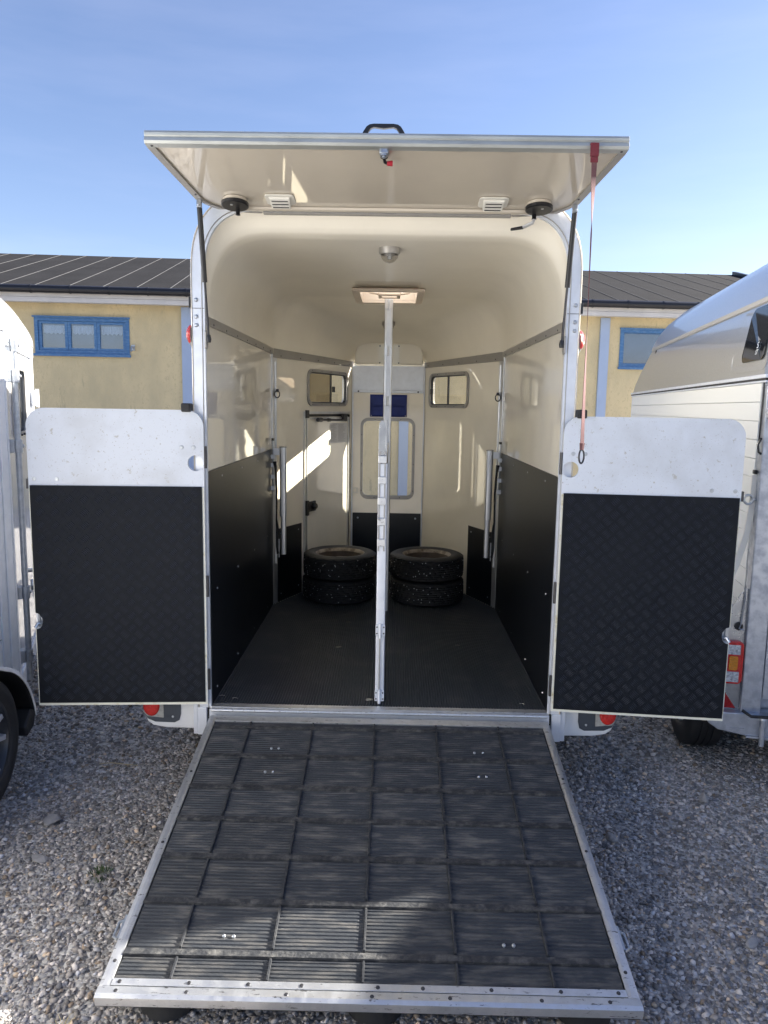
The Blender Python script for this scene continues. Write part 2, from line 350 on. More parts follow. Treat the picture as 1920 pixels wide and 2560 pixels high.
# ------------------------------------------------------------------ yellow building behind the trailers
BD = V((1, .081, 0)).normalized(); BN = V((BD.y, -BD.x, 0))     # along the facade, towards the yard
def bp(s, out, z): return V((0, 10.35, 0))+BD*s-BN*(-out)+V((0, 0, z))
B = thing('stucco_building', 'long yellow stucco building with dark felt roof, black gutter and blue windows', 'building', tuple(bp(0, 0, 0)))
BX = Matrix(((BD.x, BN.x, 0, 0), (BD.y, BN.y, 0, 0), (0, 0, 1, 0), (0, 0, 0, 1)))   # local s, outward, z  -> world (about the building origin)
def bm_(): return MB(BX)
WINS = [(-6.19, -4.64, 2.69, 3.25, 3), (4.21, 5.95, 2.66, 3.28, 1), (-11.2, -9.6, 2.69, 3.25, 3)]
SL, SR = -16.0, 8.3
m = bm_(); x_ = SL
for a, b, c, d, _ in sorted(WINS):
    m.box(x_, a, -.3, 0, 0, 3.74); m.box(a, b, -.3, 0, 0, c); m.box(a, b, -.3, 0, d, 3.74); x_ = b
m.box(x_, SR, -.3, 0, 0, 3.74)
m.build('wall', 'stucco', B, local=True)
m = bm_(); m.box(SL, SR, -9.0, -.31, 0, .1); m.box(SL, SR, -9.0, -8.8, .1, 3.74); m.box(SL, SL+.25, -8.8, -.31, .1, 3.74); m.box(SR-.25, SR, -8.8, -.31, .1, 3.74)
m.build('rear_wall', 'stucco', B, local=True)
m = bm_(); m.prism([(.34, 3.70), (.34, 3.76), (-4.4, 5.12), (-9.1, 3.80), (-9.1, 3.72), (-4.4, 5.04)], (SR-SL+.5, 0, 0), o=(SL-.25, 0, 0), ux=(0, 1, 0), uy=(0, 0, 1))
ro = m.build('roof', 'roof_felt', B, local=True)
sl_ = (5.12-3.76)/4.74; RUN = 4.73
for k in range(43):      # felt seams running up the slope
    s = SL+.4+k*.56
    m = bm_(); m.hexa([(s, .335, 3.763), (s+.010, .335, 3.763), (s+.010, -4.39, 3.763+sl_*RUN), (s, -4.39, 3.763+sl_*RUN), (s, .335, 3.769), (s+.010, .335, 3.769), (s+.010, -4.39, 3.769+sl_*RUN), (s, -4.39, 3.769+sl_*RUN)])
    m.build('seam', 'roof_seam', ro, local=True)
m = bm_(); m.hexa([(SR+.24, .38, 3.74), (SR+.34, .38, 3.74), (SR+.34, -4.41, 5.12), (SR+.24, -4.41, 5.12), (SR+.24, .38, 3.84), (SR+.34, .38, 3.84), (SR+.34, -4.41, 5.20), (SR+.24, -4.41, 5.20)])
m.build('verge_board', 'gutter_black', ro, local=True)
m = bm_(); m.tube([(SL-.2, .40, 3.70), (SR+.3, .40, 3.70)], .065, 12); gu = m.build('gutter', 'gutter_black', B, local=True, smooth=40)
for k in range(38):
    s = SL+.3+k*.64; m = bm_(); m.lathe([(.065, -.012), (.072, -.012), (.072, .012), (.065, .012)], (s, .40, 3.70), (1, 0, 0), 12); m.build('gutter_bracket', 'gutter_black', gu, local=True)
m = bm_(); m.box(SL, SR, .004, .33, 3.58, 3.66); m.box(SL, SR, .20, .335, 3.50, 3.575); m.build('fascia', 'fascia_white', B, local=True)
for s in (-11.0, -7.35, -3.62, .235, 3.88, 7.6):
    m = bm_(); m.box(s-.085, s+.085, .004, .05, 0, 3.50); m.build('pilaster', 'pale_blue', B, local=True)
for a, b, c, d, k in WINS:
    m = bm_(); m.box(a, b, -.2, -.14, c, d); back = m.build('window', 'room_sky_blue', B, local=True)
    m = bm_()
    m.prism([(a-.03, c-.03), (b+.03, c-.03), (b+.03, d+.03), (a-.03, d+.03)], (0, .05, 0), o=(0, -.03, 0), holes=[[(a+.03, c+.03), (b-.03, c+.03), (b-.03, d-.03), (a+.03, d-.03)]])
    m.box(a-.05, b+.05, .021, .06, c-.07, c-.028); m.box(a-.05, b+.05, .021, .06, d+.028, d+.052)
    m.build('frame', 'blue_paint', back, local=True)
    w = (b-a-.066)/k
    for j in range(k):
        x0 = a+.033+j*w
        m = bm_(); e_ = .05 if k > 1 else .018; m.prism([(x0+.002, c+.033), (x0+w-.002, c+.033), (x0+w-.002, d-.033), (x0+.002, d-.033)], (0, .045, 0), o=(0, -.048, 0), holes=[[(x0+e_, c+.025+e_), (x0+w-e_, c+.025+e_), (x0+w-e_, d-.025-e_), (x0+e_, d-.025-e_)]])
        m.build('sash', 'blue_paint', back, local=True)
        m = bm_(); m.box(x0+e_-.005, x0+w-e_+.005, -.035, -.030, c+.02+e_, d-.02-e_); m.build('pane', 'house_pane', back, local=True)
        # valance curtain just behind the glass, pleated
        if a < 0:
            pr = []; n = 40; h = c+.095+(d-c-.19)*.62
            for zi in (0, 1):
                pr.append([(x0+.062+(w-.124)*i/n, -.075+.010*math.sin(i*1.9), (d-.096) if zi else h+.012*math.sin(i*.8+j)) for i in range(n+1)])
            m = bm_(); m.grid(pr); m.build('curtain', 'curtain', back, local=True, solid=.002, norm=False)
m = bm_(); m.tube([(-4.55, .03, 2.80), (-4.55, .12, 2.80), (-4.55, .14, 2.72)], .018, 6); m.box(-4.58, -4.52, .004, .03, 2.74, 2.84); m.build('hook', 'zinc', B, local=True)

# ------------------------------------------------------------------ horse trailer (open, seen from behind)
T = thing('horse_trailer', 'white horse trailer with ramp down, rear doors open and top hatch raised', 'trailer', (0, 0, 0))
FZ = .40
YC, YF = 1.9, 3.05
XW, XF = .81, .31
AL = math.hypot(XW-XF, YF-YC)
def poly_at(e):   # plan outline grown by e
    return [(-XW-e, .02), (-XW-e, YC+e*.21), (-XF-e*.66, YF+e), (XF+e*.66, YF+e), (XW+e, YC+e*.21), (XW+e, .02)]
m = MB(); m.prism(poly_at(.03), (0, 0, .06), o=(0, 0, .335), ux=(1, 0, 0), uy=(0, 1, 0)); m.build('floor_deck', 'black_ply', T)
m = MB()
for x in (-.55, .55): m.box(x-.04, x+.04, .05, 3.0, .22, .334)
m.box(-.9, .9, .70, .80, .24, .335); m.box(-.9, .9, 1.40, 1.50, .24, .335); m.box(-.05, .05, 2.6, 4.4, .25, .334)
m.build('chassis', 'galvanised', T)
# ribbed rubber mat
m = MB()
nr = 122; pw = 1.612/nr
for i in range(nr):
    xc = -.806+pw*(i+.5); ax = abs(xc)
    ye = min(YF-.005, YC+(XW-ax)/.4348-.01); h = .0095
    ya = .048
    pr = [(xc-pw*.5, 0), (xc-pw*.24, h*.75), (xc-pw*.12, h), (xc+pw*.12, h), (xc+pw*.24, h*.75), (xc+pw*.5, 0)]
    A = [m.pt((x, ya, FZ-.0035+z)) for x, z in pr]; Bq = [m.pt((x, ye, FZ-.0035+z)) for x, z in pr]
    for k in range(5): m.f.append([A[k], A[k+1], Bq[k+1], Bq[k]])
    m.f.append(A[::-1])
m.build('floor_mat', 'floor_rubber', T, norm=False)
# side walls
for s in (-1, 1):
    m = MB(); m.box(*sorted((s*XW, s*(XW+.03))), .02, YC+.006, FZ-.06, 2.215); w = m.build('side_wall', 'cream_panel', T)
    m = MB(); m.box(*sorted((s*(XW+.031), s*(XW+.037))), .02, YC+.012, FZ-.08, 2.215); m.build('outer_skin', 'white_grp', w)
    m = MB(); m.box(*sorted((s*(XW-.008), s*(XW-.0005))), .015, YC-.032, FZ+.004, 1.532); kp = m.build('kick_panel', 'black_ply', w, bevel=.0015)
    m = MB()
    for k in range(11):
        for z in (1.49, .46, .95):
            yy = .12+k*.165+(.03 if z == .95 else 0)
            if yy < YC-.05 and k % 3 == (1 if z > 1 else 0): m.lathe([(.0055, 0), (.004, -.0025*1), (.0005, -.003)], (s*(XW-.0082), yy, z), (s, 0, 0), 8)
    m.build('rivets', 'stud', w)
    # rail where the moulded roof meets the wall
    m = MB(); m.box(*sorted((s*(XW-.012), s*(XW-.0005))), .02, YC-.004, 2.193, 2.232); rl = m.build('rail', 'rail_grey', T, bevel=.002)
    for k in range(7):
        m = MB(); m.lathe([(.005, 0), (.004, .002), (.0004, .003)], (s*(XW-.0123), .14+k*.27, 2.203), (-s, 0, 0), 8); m.build('screw', 'dark_metal', rl)
# angled walls (u along the wall from the corner, z up)
def ang(s):
    d = V((-s*(XW-XF), YF-YC, 0)).normalized(); nrm = V((-s*d.y*1.0, -s*d.x*-1.0*-1.0, 0))
    nrm = V((d.y, -d.x, 0));
    if nrm.x*s > 0: nrm = -nrm       # points into the trailer
    return V((s*XW, YC, 0)), d, nrm
WIN = (.485, 1.160, 1.838, 2.118)
for s in (-1, 1):
    o, d, nn = ang(s)
    hole = rrect(WIN[0]+.018, WIN[1]-.018, WIN[2]+.018, WIN[3]-.018, .05)
    m = MB(); m.prism([(0, FZ-.06), (AL, FZ-.06), (AL, 2.215), (0, 2.215)], -nn*.03, o=o, ux=d, uy=(0, 0, 1), holes=[hole]); w = m.build('angled_wall', 'cream_panel', T)
    m = MB(); m.prism([(0, FZ-.08), (AL, FZ-.08), (AL, 2.215), (0, 2.215)], -nn*.006, o=o-nn*.031, ux=d, uy=(0, 0, 1), holes=[hole]); m.build('outer_skin', 'white_grp', w)
    # rail
    m = MB(); m.prism([(-.004, 2.170), (AL+.0, 2.170), (AL, 2.212), (-.004, 2.232)], nn*.012, o=o+nn*.0005, ux=d, uy=(0, 0, 1)); rl = m.build('rail', 'rail_grey', T, bevel=.002)
    for k in range(5):
        m = MB(); m.lathe([(.005, 0), (.004, .002), (.0004, .003)], o+nn*.0126+d*(.1+k*.27)+V((0, 0, 2.184)), nn, 8); m.build('screw', 'dark_metal', rl)
    # window
    wf = MB(); wf.prism(rrect(*WIN, .065), nn*.012, o=o+nn*.0005, ux=d, uy=(0, 0, 1), holes=[rrect(WIN[0]+.026, WIN[1]-.026, WIN[2]+.024, WIN[3]-.024, .045)])
    wn_ = wf.build('window', 'rail_grey', T, bevel=.002)
    mid = (WIN[0]+WIN[1])/2+(.02 if s > 0 else .06)
    m = MB(); m.prism(rrect(WIN[0]+.016, WIN[1]-.016, WIN[2]+.016, WIN[3]-.016, .05), -nn*.014, o=o-nn*.0005, ux=d, uy=(0, 0, 1), holes=[rrect(WIN[0]+.034, WIN[1]-.034, WIN[2]+.032, WIN[3]-.032, .035)]); m.build('gasket', 'black_plastic', wn_)
    m = MB(); m.box(-.008, .008, 0, 1, 0, 1); m = MB()
    m.prism([(mid-.007, WIN[2]+.032), (mid+.007, WIN[2]+.032), (mid+.007, WIN[3]-.032), (mid-.007, WIN[3]-.032)], -nn*.012, o=o-nn*.002, ux=d, uy=(0, 0, 1)); m.build('mullion', 'black_plastic', wn_)
    for q, (a, b) in enumerate(((WIN[0]+.033, mid-.006), (mid+.006, WIN[1]-.033))):
        m = MB(); m.prism([(a, WIN[2]+.033), (b, WIN[2]+.033), (b, WIN[3]-.033), (a, WIN[3]-.033)], -nn*.003, o=o-nn*(.006+.001*q), ux=d, uy=(0, 0, 1)); m.build('pane', 'pane_smoke' if (s < 0 and q == 0) else 'pane', wn_)
    ul = WIN[1]-.045 if s > 0 else mid+.03
    m = MB(); m.prism([(ul-.015, 1.95), (ul+.015, 1.95), (ul+.015, 1.995), (ul-.015, 1.995)], nn*.014, o=o-nn*.004, ux=d, uy=(0, 0, 1)); m.build('catch', 'black_plastic', wn_, bevel=.002)
    for uu in (.55, .70, .85, 1.0, 1.10):
        for zz in (WIN[2]+.011, WIN[3]-.011):
            m = MB(); m.lathe([(.004, 0), (.003, .0018), (.0004, .0022)], o+nn*.0126+d*uu+V((0, 0, zz)), nn, 8); m.build('screw', 'dark_metal', wn_)
    # lower black panel
    u1 = .40 if s < 0 else .425
    m = MB(); m.prism([(.06, FZ+.004), (u1, FZ+.004), (u1, .948), (.06, .948)], nn*.007, o=o+nn*.0005, ux=d, uy=(0, 0, 1)); kp = m.build('kick_panel', 'black_ply', w, bevel=.0015)
    m = MB()
    for uu, zz in ((.10, .91), (u1-.05, .905), (.10, .46), (u1-.05, .47)): m.lathe([(.006, 0), (.0045, .0025), (.0005, .003)], o+nn*.0078+d*uu+V((0, 0, zz)), nn, 8)
    m.build('rivets', 'stud', w)
    # corner post
    m = MB(); m.box(*sorted((s*(XW-.009), s*(XW-.0005))), YC-.030, YC-.001, FZ+.004, 2.192); m.prism([(.001, FZ+.004), (.052, FZ+.004), (.052, 2.168), (.001, 2.168)], nn*.009, o=o+nn*.0005, ux=d, uy=(0, 0, 1))
    cp = m.build('corner_post', 'aluminium', T, bevel=.0015)
    m = MB(); m.tube([o+nn*.012+d*.03+V((0, 0, FZ+.3)), o+nn*.012+d*.03+V((0, 0, 2.14))], .006, 8); m.build('bead', 'aluminium', cp, smooth=40)
    # tie ring
    tr = MB(); c = o+nn*.03+d*.02+V((0, 0, 1.915)); tr.tube([c+V((math.cos(a)*.018, 0, math.sin(a)*.024)) for a in np.linspace(0, 2*math.pi, 17)], .0042, 6, cap=False)
    tr.box(c.x-.008, c.x+.008, c.y-.002, c.y+.03, c.z+.016, c.z+.036); tr.build('tie_ring', 'dark_metal', T, smooth=40)
    # folded breast bar hanging from a bracket on the corner post
    bx = s*.718; by = 1.80
    m = MB(); m.prism(rrect(-.024, .024, -.016, .016, .012, 4), (0, 0, .486), o=(bx, by, 1.065), ux=(1, 0, 0), uy=(0, 1, 0)); bar = m.build('breast_bar', 'aluminium', T, smooth=50)
    m = MB(); m.prism(rrect(-.0185, .0185, -.012, .012, .010, 4), (0, 0, .30), o=(bx-s*.002, by, .794), ux=(1, 0, 0), uy=(0, 1, 0)); m.build('inner_tube', 'aluminium', bar, smooth=50)
    m = MB(); m.prism(rrect(-.026, .026, -.018, .018, .013, 4), (0, 0, .006), o=(bx, by, 1.548), ux=(1, 0, 0), uy=(0, 1, 0)); m.build('end_cap', 'rail_grey', bar, smooth=50)
    m = MB(); m.box(*sorted((s*.742, s*.785)), by-.012, by+.012, 1.495, 1.543); m.build('bracket', 'alu_white', bar, bevel=.002)
    m = MB(); m.tube([(s*.789, by, 1.24), (s*.789, by, 1.60)], .007, 8); hp = m.build('hinge_rod', 'zinc', bar, smooth=40)
    m = MB(); m.tube([(s*.789, by, 1.595), (s*.789, by, 1.612)], .010, 8); m.build('cap', 'black_plastic', hp)
    for zz in (1.25, 1.33, 1.41, 1.47):
        m = MB(); m.box(*sorted((s*.775, s*.803)), by-.009, by+.009, zz, zz+.028); m.build('knuckle', 'alu_white', bar, bevel=.001)
    m = MB(); m.tube([(s*.775, by-.012, 1.45), (s*.768, by-.02, 1.40), (s*.760, by-.018, 1.25), (s*.764, by-.016, 1.05), (s*.757, by-.02, .98), (s*.762, by-.016, .86), (s*.752, by-.02, .80)], [.013, .008, .007, .006, .011, .007, .010], 8); m.build('strap', 'rubber', bar, smooth=60)
    m = MB(); m.box(*sorted((s*.742, s*.748)), by-.022, by-.017, .775, .905); m.build('pin', 'zinc', bar)
# inner personnel door on one angled wall
o, d, nn = ang(-1)
m = MB(); m.prism([(.455, FZ+.02), (1.172, FZ+.02), (1.172, 1.752), (.455, 1.752)], nn*.006, o=o+nn*.001, ux=d, uy=(0, 0, 1)); dr = m.build('inner_door', 'cream_door', T)
m = MB()
m.prism([(.437, FZ+.01), (.452, FZ+.01), (.452, 1.775), (.437, 1.775)], nn*.014, o=o+nn*.0005, ux=d, uy=(0, 0, 1))
m.prism([(.460, FZ+.01), (.472, FZ+.01), (.472, 1.750), (.460, 1.750)], nn*.010, o=o+nn*.0075, ux=d, uy=(0, 0, 1))
m.prism([(.437, 1.776), (1.20, 1.776), (1.20, 1.795), (.437, 1.795)], nn*.014, o=o+nn*.0005, ux=d, uy=(0, 0, 1))
m.prism([(.473, 1.735), (1.160, 1.735), (1.160, 1.750), (.473, 1.750)], nn*.010, o=o+nn*.0075, ux=d, uy=(0, 0, 1))
m.prism([(1.160, FZ+.01), (1.172, FZ+.01), (1.172, 1.750), (1.160, 1.750)], nn*.010, o=o+nn*.0075, ux=d, uy=(0, 0, 1))
m.build('frame', 'aluminium', dr, bevel=.001)
m = MB(); m.prism([(1.176, FZ+.01), (1.192, FZ+.01), (1.192, 1.772), (1.176, 1.772)], nn*.012, o=o+nn*.0005, ux=d, uy=(0, 0, 1)); m.prism([(.455, 1.755), (1.172, 1.755), (1.172, 1.774), (.455, 1.774)], nn*.004, o=o+nn*.0005, ux=d, uy=(0, 0, 1)); m.build('seal', 'rubber', dr)
m = MB(); m.prism([(.430, 1.745), (.475, 1.745), (.475, 1.805), (.430, 1.805)], nn*.012, o=o+nn*.0185, ux=d, uy=(0, 0, 1)); m.build('corner_bracket', 'dark_metal', dr, bevel=.002)
m = MB(); m.tube([o+nn*.034+d*.60+V((0, 0, 1.732)), o+nn*.034+d*1.08+V((0, 0, 1.722))], .009, 8); m.tube([o+nn*.034+d*.60+V((0, 0, 1.732)), o+nn*.034+d*.66+V((0, 0, 1.731))], .017, 8); m.tube([o+nn*.034+d*.76+V((0, 0, 1.729)), o+nn*.034+d*.80+V((0, 0, 1.728))], .014, 8)
m.prism([(1.03, 1.715), (1.09, 1.715), (1.09, 1.775), (1.03, 1.775)], nn*.03, o=o+nn*.010, ux=d, uy=(0, 0, 1)); m.build('stay_bar', 'dark_metal', dr, smooth=40)
m = MB(); m.prism([(.435, 1.00), (.462, 1.00), (.462, 1.115), (.435, 1.115)], nn*.02, o=o+nn*.018, ux=d, uy=(0, 0, 1)); m.lathe([(.028, 0), (.028, .018), (.018, .03), (.0005, .032)], o+nn*.022+d*.555+V((0, 0, 1.062)), nn, 16); m.build('latch_knob', 'black_plastic', dr, smooth=40)
m = MB(); m.prism(rrect(.474, .60, 1.022, 1.10, .006, 3), nn*.012, o=o+nn*.0075, ux=d, uy=(0, 0, 1)); m.build('latch_plate', 'dark_metal', dr, bevel=.001)
m = MB(); m.prism([(.845, 1.540), (1.150, 1.540), (1.150, 1.702), (.845, 1.702)], nn*.0008, o=o+nn*.0072, ux=d, uy=(0, 0, 1)); pp = m.build('notice', 'paper', dr)
m = MB()
for c0, c1 in ((.86, .965), (.99, 1.14)):
    z = 1.692; k = 0
    while z > 1.553:
        ww = (c1-c0)*random.uniform(.55, 1.0); st = c0 if (c0 > .9 or k % 5) else c0+.04
        m.prism([(st, z), (min(st+ww, c1), z), (min(st+ww, c1), z-.0022), (st, z-.0022)], nn*.0003, o=o+nn*.0082, ux=d, uy=(0, 0, 1)); z -= .0062; k += 1
m.build('print', 'print_grey', pp)
# front wall
FG = rrect(-.214, .214, 1.077, 1.722, .05)
m = MB(); m.prism([(-XF, FZ-.06), (XF, FZ-.06), (XF, 2.19), (-XF, 2.19)], (0, .016, 0), o=(0, YF, 0), holes=[FG]); fwl = m.build('front_wall', 'cream_panel', T)
m = MB(); m.prism([(-XF, FZ-.06), (XF, FZ-.06), (XF, 2.2), (-XF, 2.2)], (0, .004, 0), o=(0, YF+.0165, 0), holes=[FG]); m.build('outer_skin', 'white_grp', fwl)
m = MB(); m.prism(rrect(-.234, .234, 1.046, 1.745, .065), (0, -.006, 0), o=(0, YF-.0005, 0), holes=[rrect(-.210, .210, 1.080, 1.718, .045)]); fwn = m.build('window', 'rail_grey', T, bevel=.002)
m = MB(); m.prism(rrect(-.213, .213, 1.078, 1.721, .05), (0, .004, 0), o=(0, YF+.008, 0)); m.build('pane', 'pane', fwn)
for xx, zz in ((-.223, 1.6), (-.223, 1.35), (-.223, 1.12), (.223, 1.6), (.223, 1.35), (.223, 1.12), (-.11, 1.733), (.11, 1.733), (-.11, 1.06), (.11, 1.06)):
    m = MB(); m.lathe([(.004, 0), (.003, .0018), (.0004, .0022)], (xx, YF-.0068, zz), (0, -1, 0), 8); m.build('screw', 'dark_metal', fwn)
m = MB(); m.box(-.295, .297, YF-.0085, YF-.0005, FZ+.004, .925); kp = m.build('kick_panel', 'black_ply', fwl, bevel=.0015)
m = MB()
for xx in (-.25, .25): m.lathe([(.009, 0), (.007, .003), (.0005, .004)], (xx, YF-.0087, .88), (0, -1, 0), 8)
m.build('bolts', 'stud', fwl)
for x0, x1 in ((-.309, -.297), (.299, .309)):
    m = MB(); m.box(x0, x1, YF-.014, YF-.0005, FZ, 2.186); m.build('corner_strip', 'alu_white', T, bevel=.002)
m = MB(); m.box(-.296, .297, YF-.007, YF-.0005, 1.978, 2.182); m.build('upper_panel', 'alu_white', T, bevel=.002)
m = MB(); m.box(-.298, .298, YF-.018, YF-.0005, 1.957, 1.977); cb = m.build('cross_rail', 'alu_white', T, bevel=.003)
for xx in (-.255, .252): m = MB(); m.lathe([(.0075, 0), (.006, .003), (.0005, .004)], (xx, YF-.0182, 1.967), (0, -1, 0), 8); m.build('bolt', 'black_plastic', cb)
m = MB()
P = []
for j in range(9):
    row = []
    for i in range(17):
        x = -.155+.314*i/16; z = 1.755+.187*j/8; fold = .006*math.sin(i*.8)*(1-j/8)+.003*math.cos(i*.5+j)
        if z < 1.838-abs(x)*.12: fold += .007
        row.append((x, YF-.010-fold, z))
    P.append(row)
m.grid(P); bf = m.build('pocket', 'blue_fabric', T, solid=.002, smooth=25, norm=False)
m = MB(); m.prism([(-.15, 1.845), (.15, 1.845), (.15, 1.842), (.02, 1.855), (-.02, 1.855), (-.15, 1.842)], (0, -.002, 0), o=(0, YF-.021, 0)); m.build('flap_seam', 'blue_fabric', bf)
for xx in (-.143, .147): m = MB(); m.lathe([(.005, 0), (.004, .002), (.0005, .003)], (xx, YF-.022, 1.764), (0, -1, 0), 8); m.build('rivet', 'stud', bf)
m = MB(); m.box(-.295, -.252, YF-.012, YF-.0005, 1.095, 1.145); sw = m.build('switch', 'white_plastic', T, bevel=.002)
m = MB(); m.box(-.284, -.263, YF-.016, YF-.0125, 1.108, 1.132); m.build('rocker', 'cream_panel', sw, bevel=.001)
# moulded roof liner as one double curved shell with a skylight opening
def hwid(y):
    if y < YC-.12: return XW
    h = XW-(y-YC)*.4348
    if y > YC+.12: return h
    t = (y-YC+.12)/.24; return XW-.4348*.24*t*t/2
def Hc(y):
    K = [(0, 2.695), (.03, 2.690), (.06, 2.655), (.09, 2.612), (.12, 2.602), (.30, 2.600), (1.0, 2.596), (1.9, 2.583), (2.3, 2.548), (2.6, 2.50), (2.85, 2.44), (3.05, 2.385)]
    for (a, b), (c, e) in zip(K, K[1:]):
        if y <= c: t = (y-a)/(c-a); return b+(e-b)*t
    return K[-1][1]
ys = [.022, .04, .06, .075, .09, .105, .12, .2, .3, .5, .75, 1.0, 1.25, 1.5, 1.66, 1.78, 1.84, 1.9, 1.96, 2.03, 2.15, 2.3, 2.45, 2.6, 2.7, 2.78, 2.85, 2.9, 2.94, 2.97, 2.99, 3.005, 3.018, 3.03, 3.038, 3.044, 3.048]
ss = sorted(set([round(math.sin(t*math.pi/2), 5) for t in np.linspace(-1, 1, 61)] + [-.247, .247, -.9995, .9995, -.998, .998, -.995, .995]))
def qf(dist, r, n=2.3): t = min(max(dist/r, 0), 1); return (1-(1-t)**n)**(1/n)
def roof_z(x, y):
    side = hwid(y)-abs(x)
    k = min(1, max(0, (y-.03)/.08)); r = .26+.07*k; z0 = 2.40+(2.195-2.40)*k; nn_ = 2.6+.4*k
    if y > 1.8: r = .30; nn_ = 2.6
    zz = z0+(Hc(y)-z0)*qf(side, r, nn_)
    front = qf((YF-y)+.004, .16 if abs(x) < .5 else .16, 2.2)
    return 2.19+(zz-2.19)*front if y > 2.5 else zz
m = MB(); P = [[(hwid(y)*s_, y, roof_z(hwid(y)*s_, y)) for s_ in ss] for y in ys]
idx = [[m.pt(p) for p in row] for row in P]
for a in range(len(ys)-1):
    for b in range(len(ss)-1):
        if 1.5-1e-6 <= ys[a] and ys[a+1] <= 2.03+1e-6 and ss[b] >= -.2471 and ss[b+1] <= .2471: continue
        m.f.append([idx[a][b], idx[a][b+1], idx[a+1][b+1], idx[a+1][b]])
# short vertical skirts down to the rail so nothing gapes
rf = m.build('roof', 'cream_roof', T, smooth=60, norm=False)
rf.modifiers.new('thickness', 'SOLIDIFY').thickness = .03; rf.modifiers['thickness'].offset = 1
for s in (-1, 1):     # upright liner between the rail and the arch mouth
    m = MB(); m.prism([(.02, 2.2155), (.14, 2.2155), (.10, 2.24), (.04, 2.41), (.02, 2.43)], (s*.036, 0, 0), o=(s*(XW+.0005), 0, 0), ux=(0, 1, 0), uy=(0, 0, 1)); m.build('liner_cheek', 'cream_roof', T)
# rounded front moulding with round blanking plate
m = MB(); m.prism([(-.285, 2.192), (.285, 2.192), (.285, 2.28), (.272, 2.325), (.242, 2.355), (.20, 2.370), (-.20, 2.370), (-.242, 2.355), (-.272, 2.325), (-.285, 2.28)], (0, .055, 0), o=(0, 2.985, 0)); fm = m.build('front_moulding', 'cream_roof', T, bevel=.012)
m = MB(); m.box(-.086, .090, 2.979, 2.9845, 2.194, 2.352); m.build('cover_plate', 'cream_panel', fm)
m = MB(); m.lathe([(.069, 0), (.069, .006), (.075, .006), (.075, 0)], (.002, 2.9788, 2.272), (0, -1, 0), 40); m.build('cover_ring', 'cream_panel', fm, smooth=30)
for xx in (-.077, .081):
    for zz in (2.204, 2.342): m = MB(); m.lathe([(.006, 0), (.005, .003), (.0005, .004)], (xx, 2.9788, zz), (0, -1, 0), 10); m.build('bolt', 'black_plastic', fm)
# skylight
m = MB()
m.prism([(-.232, 1.465), (.232, 1.465), (.232, 2.065), (-.232, 2.065)], (0, 0, .018), o=(0, 0, 2.563), ux=(1, 0, 0), uy=(0, 1, 0), holes=[[(-.185, 1.515), (.185, 1.515), (.185, 2.015), (-.185, 2.015)]])
sk_ = m.build('skylight', 'beige_plastic', T, bevel=.003)
m = MB(); m.prism([(-.195, 1.505), (.195, 1.505), (.195, 2.025), (-.195, 2.025)], (0, 0, .095), o=(0, 0, 2.582), ux=(1, 0, 0), uy=(0, 1, 0), holes=[[(-.185, 1.515), (.185, 1.515), (.185, 2.015), (-.185, 2.015)]]); m.build('well', 'beige_plastic', sk_)
m = MB(); P = [[(-.25+.5*i/8, 1.45+.63*j/8, 2.69+.045*math.sin(math.pi*i/8)**.5*math.sin(math.pi*j/8)**.5) for i in range(9)] for j in range(9)]; m.grid(P); m.build('cover', 'opal', sk_, smooth=60, norm=False)
m = MB()
m.box(-.066, .076, 1.56, 1.585, 2.549, 2.5625); m.box(-.066, -.045, 1.585, 1.70, 2.549, 2.5625); m.box(.055, .076, 1.585, 1.70, 2.549, 2.5625); m.box(-.045, .055, 1.68, 1.70, 2.549, 2.5625)
m.build('handle', 'beige_plastic', sk_, bevel=.004)
for a, b in (((-.066, 1.60, 2.566), (-.125, 1.78, 2.60)), ((.076, 1.60, 2.566), (.135, 1.78, 2.60))):
    m = MB(); m.tube([a, b], .008, 8); m.build('arm', 'beige_plastic', sk_, smooth=40)
# dome lamps
for yy, zc, rr in ((.345, 2.598, .052), (2.62, 2.496, .052)):
    m = MB(); m.lathe([(rr, .004), (rr, -.02), (rr-.004, -.028), (rr-.010, -.028), (rr-.010, -.004)], (.012 if yy < 1 else -.006, yy, zc), (0, 0, 1), 28); dl = m.build('dome_lamp', 'rail_grey', T, smooth=40)
    m = MB(); m.lathe([((rr-.009)*math.cos(t), -.028-.040*math.sin(t)) for t in np.linspace(0, math.pi/2-.01, 9)], (.012 if yy < 1 else -.006, yy, zc), (0, 0, 1), 28); m.build('glass', 'lamp_glass', dl, smooth=60)
    m = MB(); m.tube([(.012 if yy < 1 else -.006, yy, zc-.008), (.012 if yy < 1 else -.006, yy, zc-.05)], .010, 8); m.build('bulb', 'clear_lens', dl, smooth=40)
# rear arch frame
def archpts(X, Z0, a, b, n=16, ex=2/2.6):
    P = [(X, Z0)]
    for i in range(1, n+1):
        t = math.pi/2*i/n; P.append((X-a*(1-max(0, math.cos(t))**ex), Z0+b*math.sin(t)**ex))
    return P
def archloop(X, Z0, a, b, zb):
    h = archpts(X, Z0, a, b); return [(X, zb)]+h+[(-x, z) for x, z in reversed(h)]+[(-X, zb)]
oo = archloop(.866, 2.40, .33, .365, FZ-.0); ii = archloop(.804, 2.40, .26, .285, FZ-.0)
m = MB(); n = len(oo)
for (x, z), (x2, z2) in zip(oo, ii): m.pt((x, 0, z)); m.pt((x2, 0, z2)); m.pt((x2, .021, z2)); m.pt((x, .06, z))
for i in range(n-1):
    for k in range(4): m.f.append([4*i+k, 4*i+(k+1) % 4, 4*(i+1)+(k+1) % 4, 4*(i+1)+k])
m.f.append([0, 1, 2, 3]); m.f.append([4*(n-1)+k for k in (3, 2, 1, 0)])
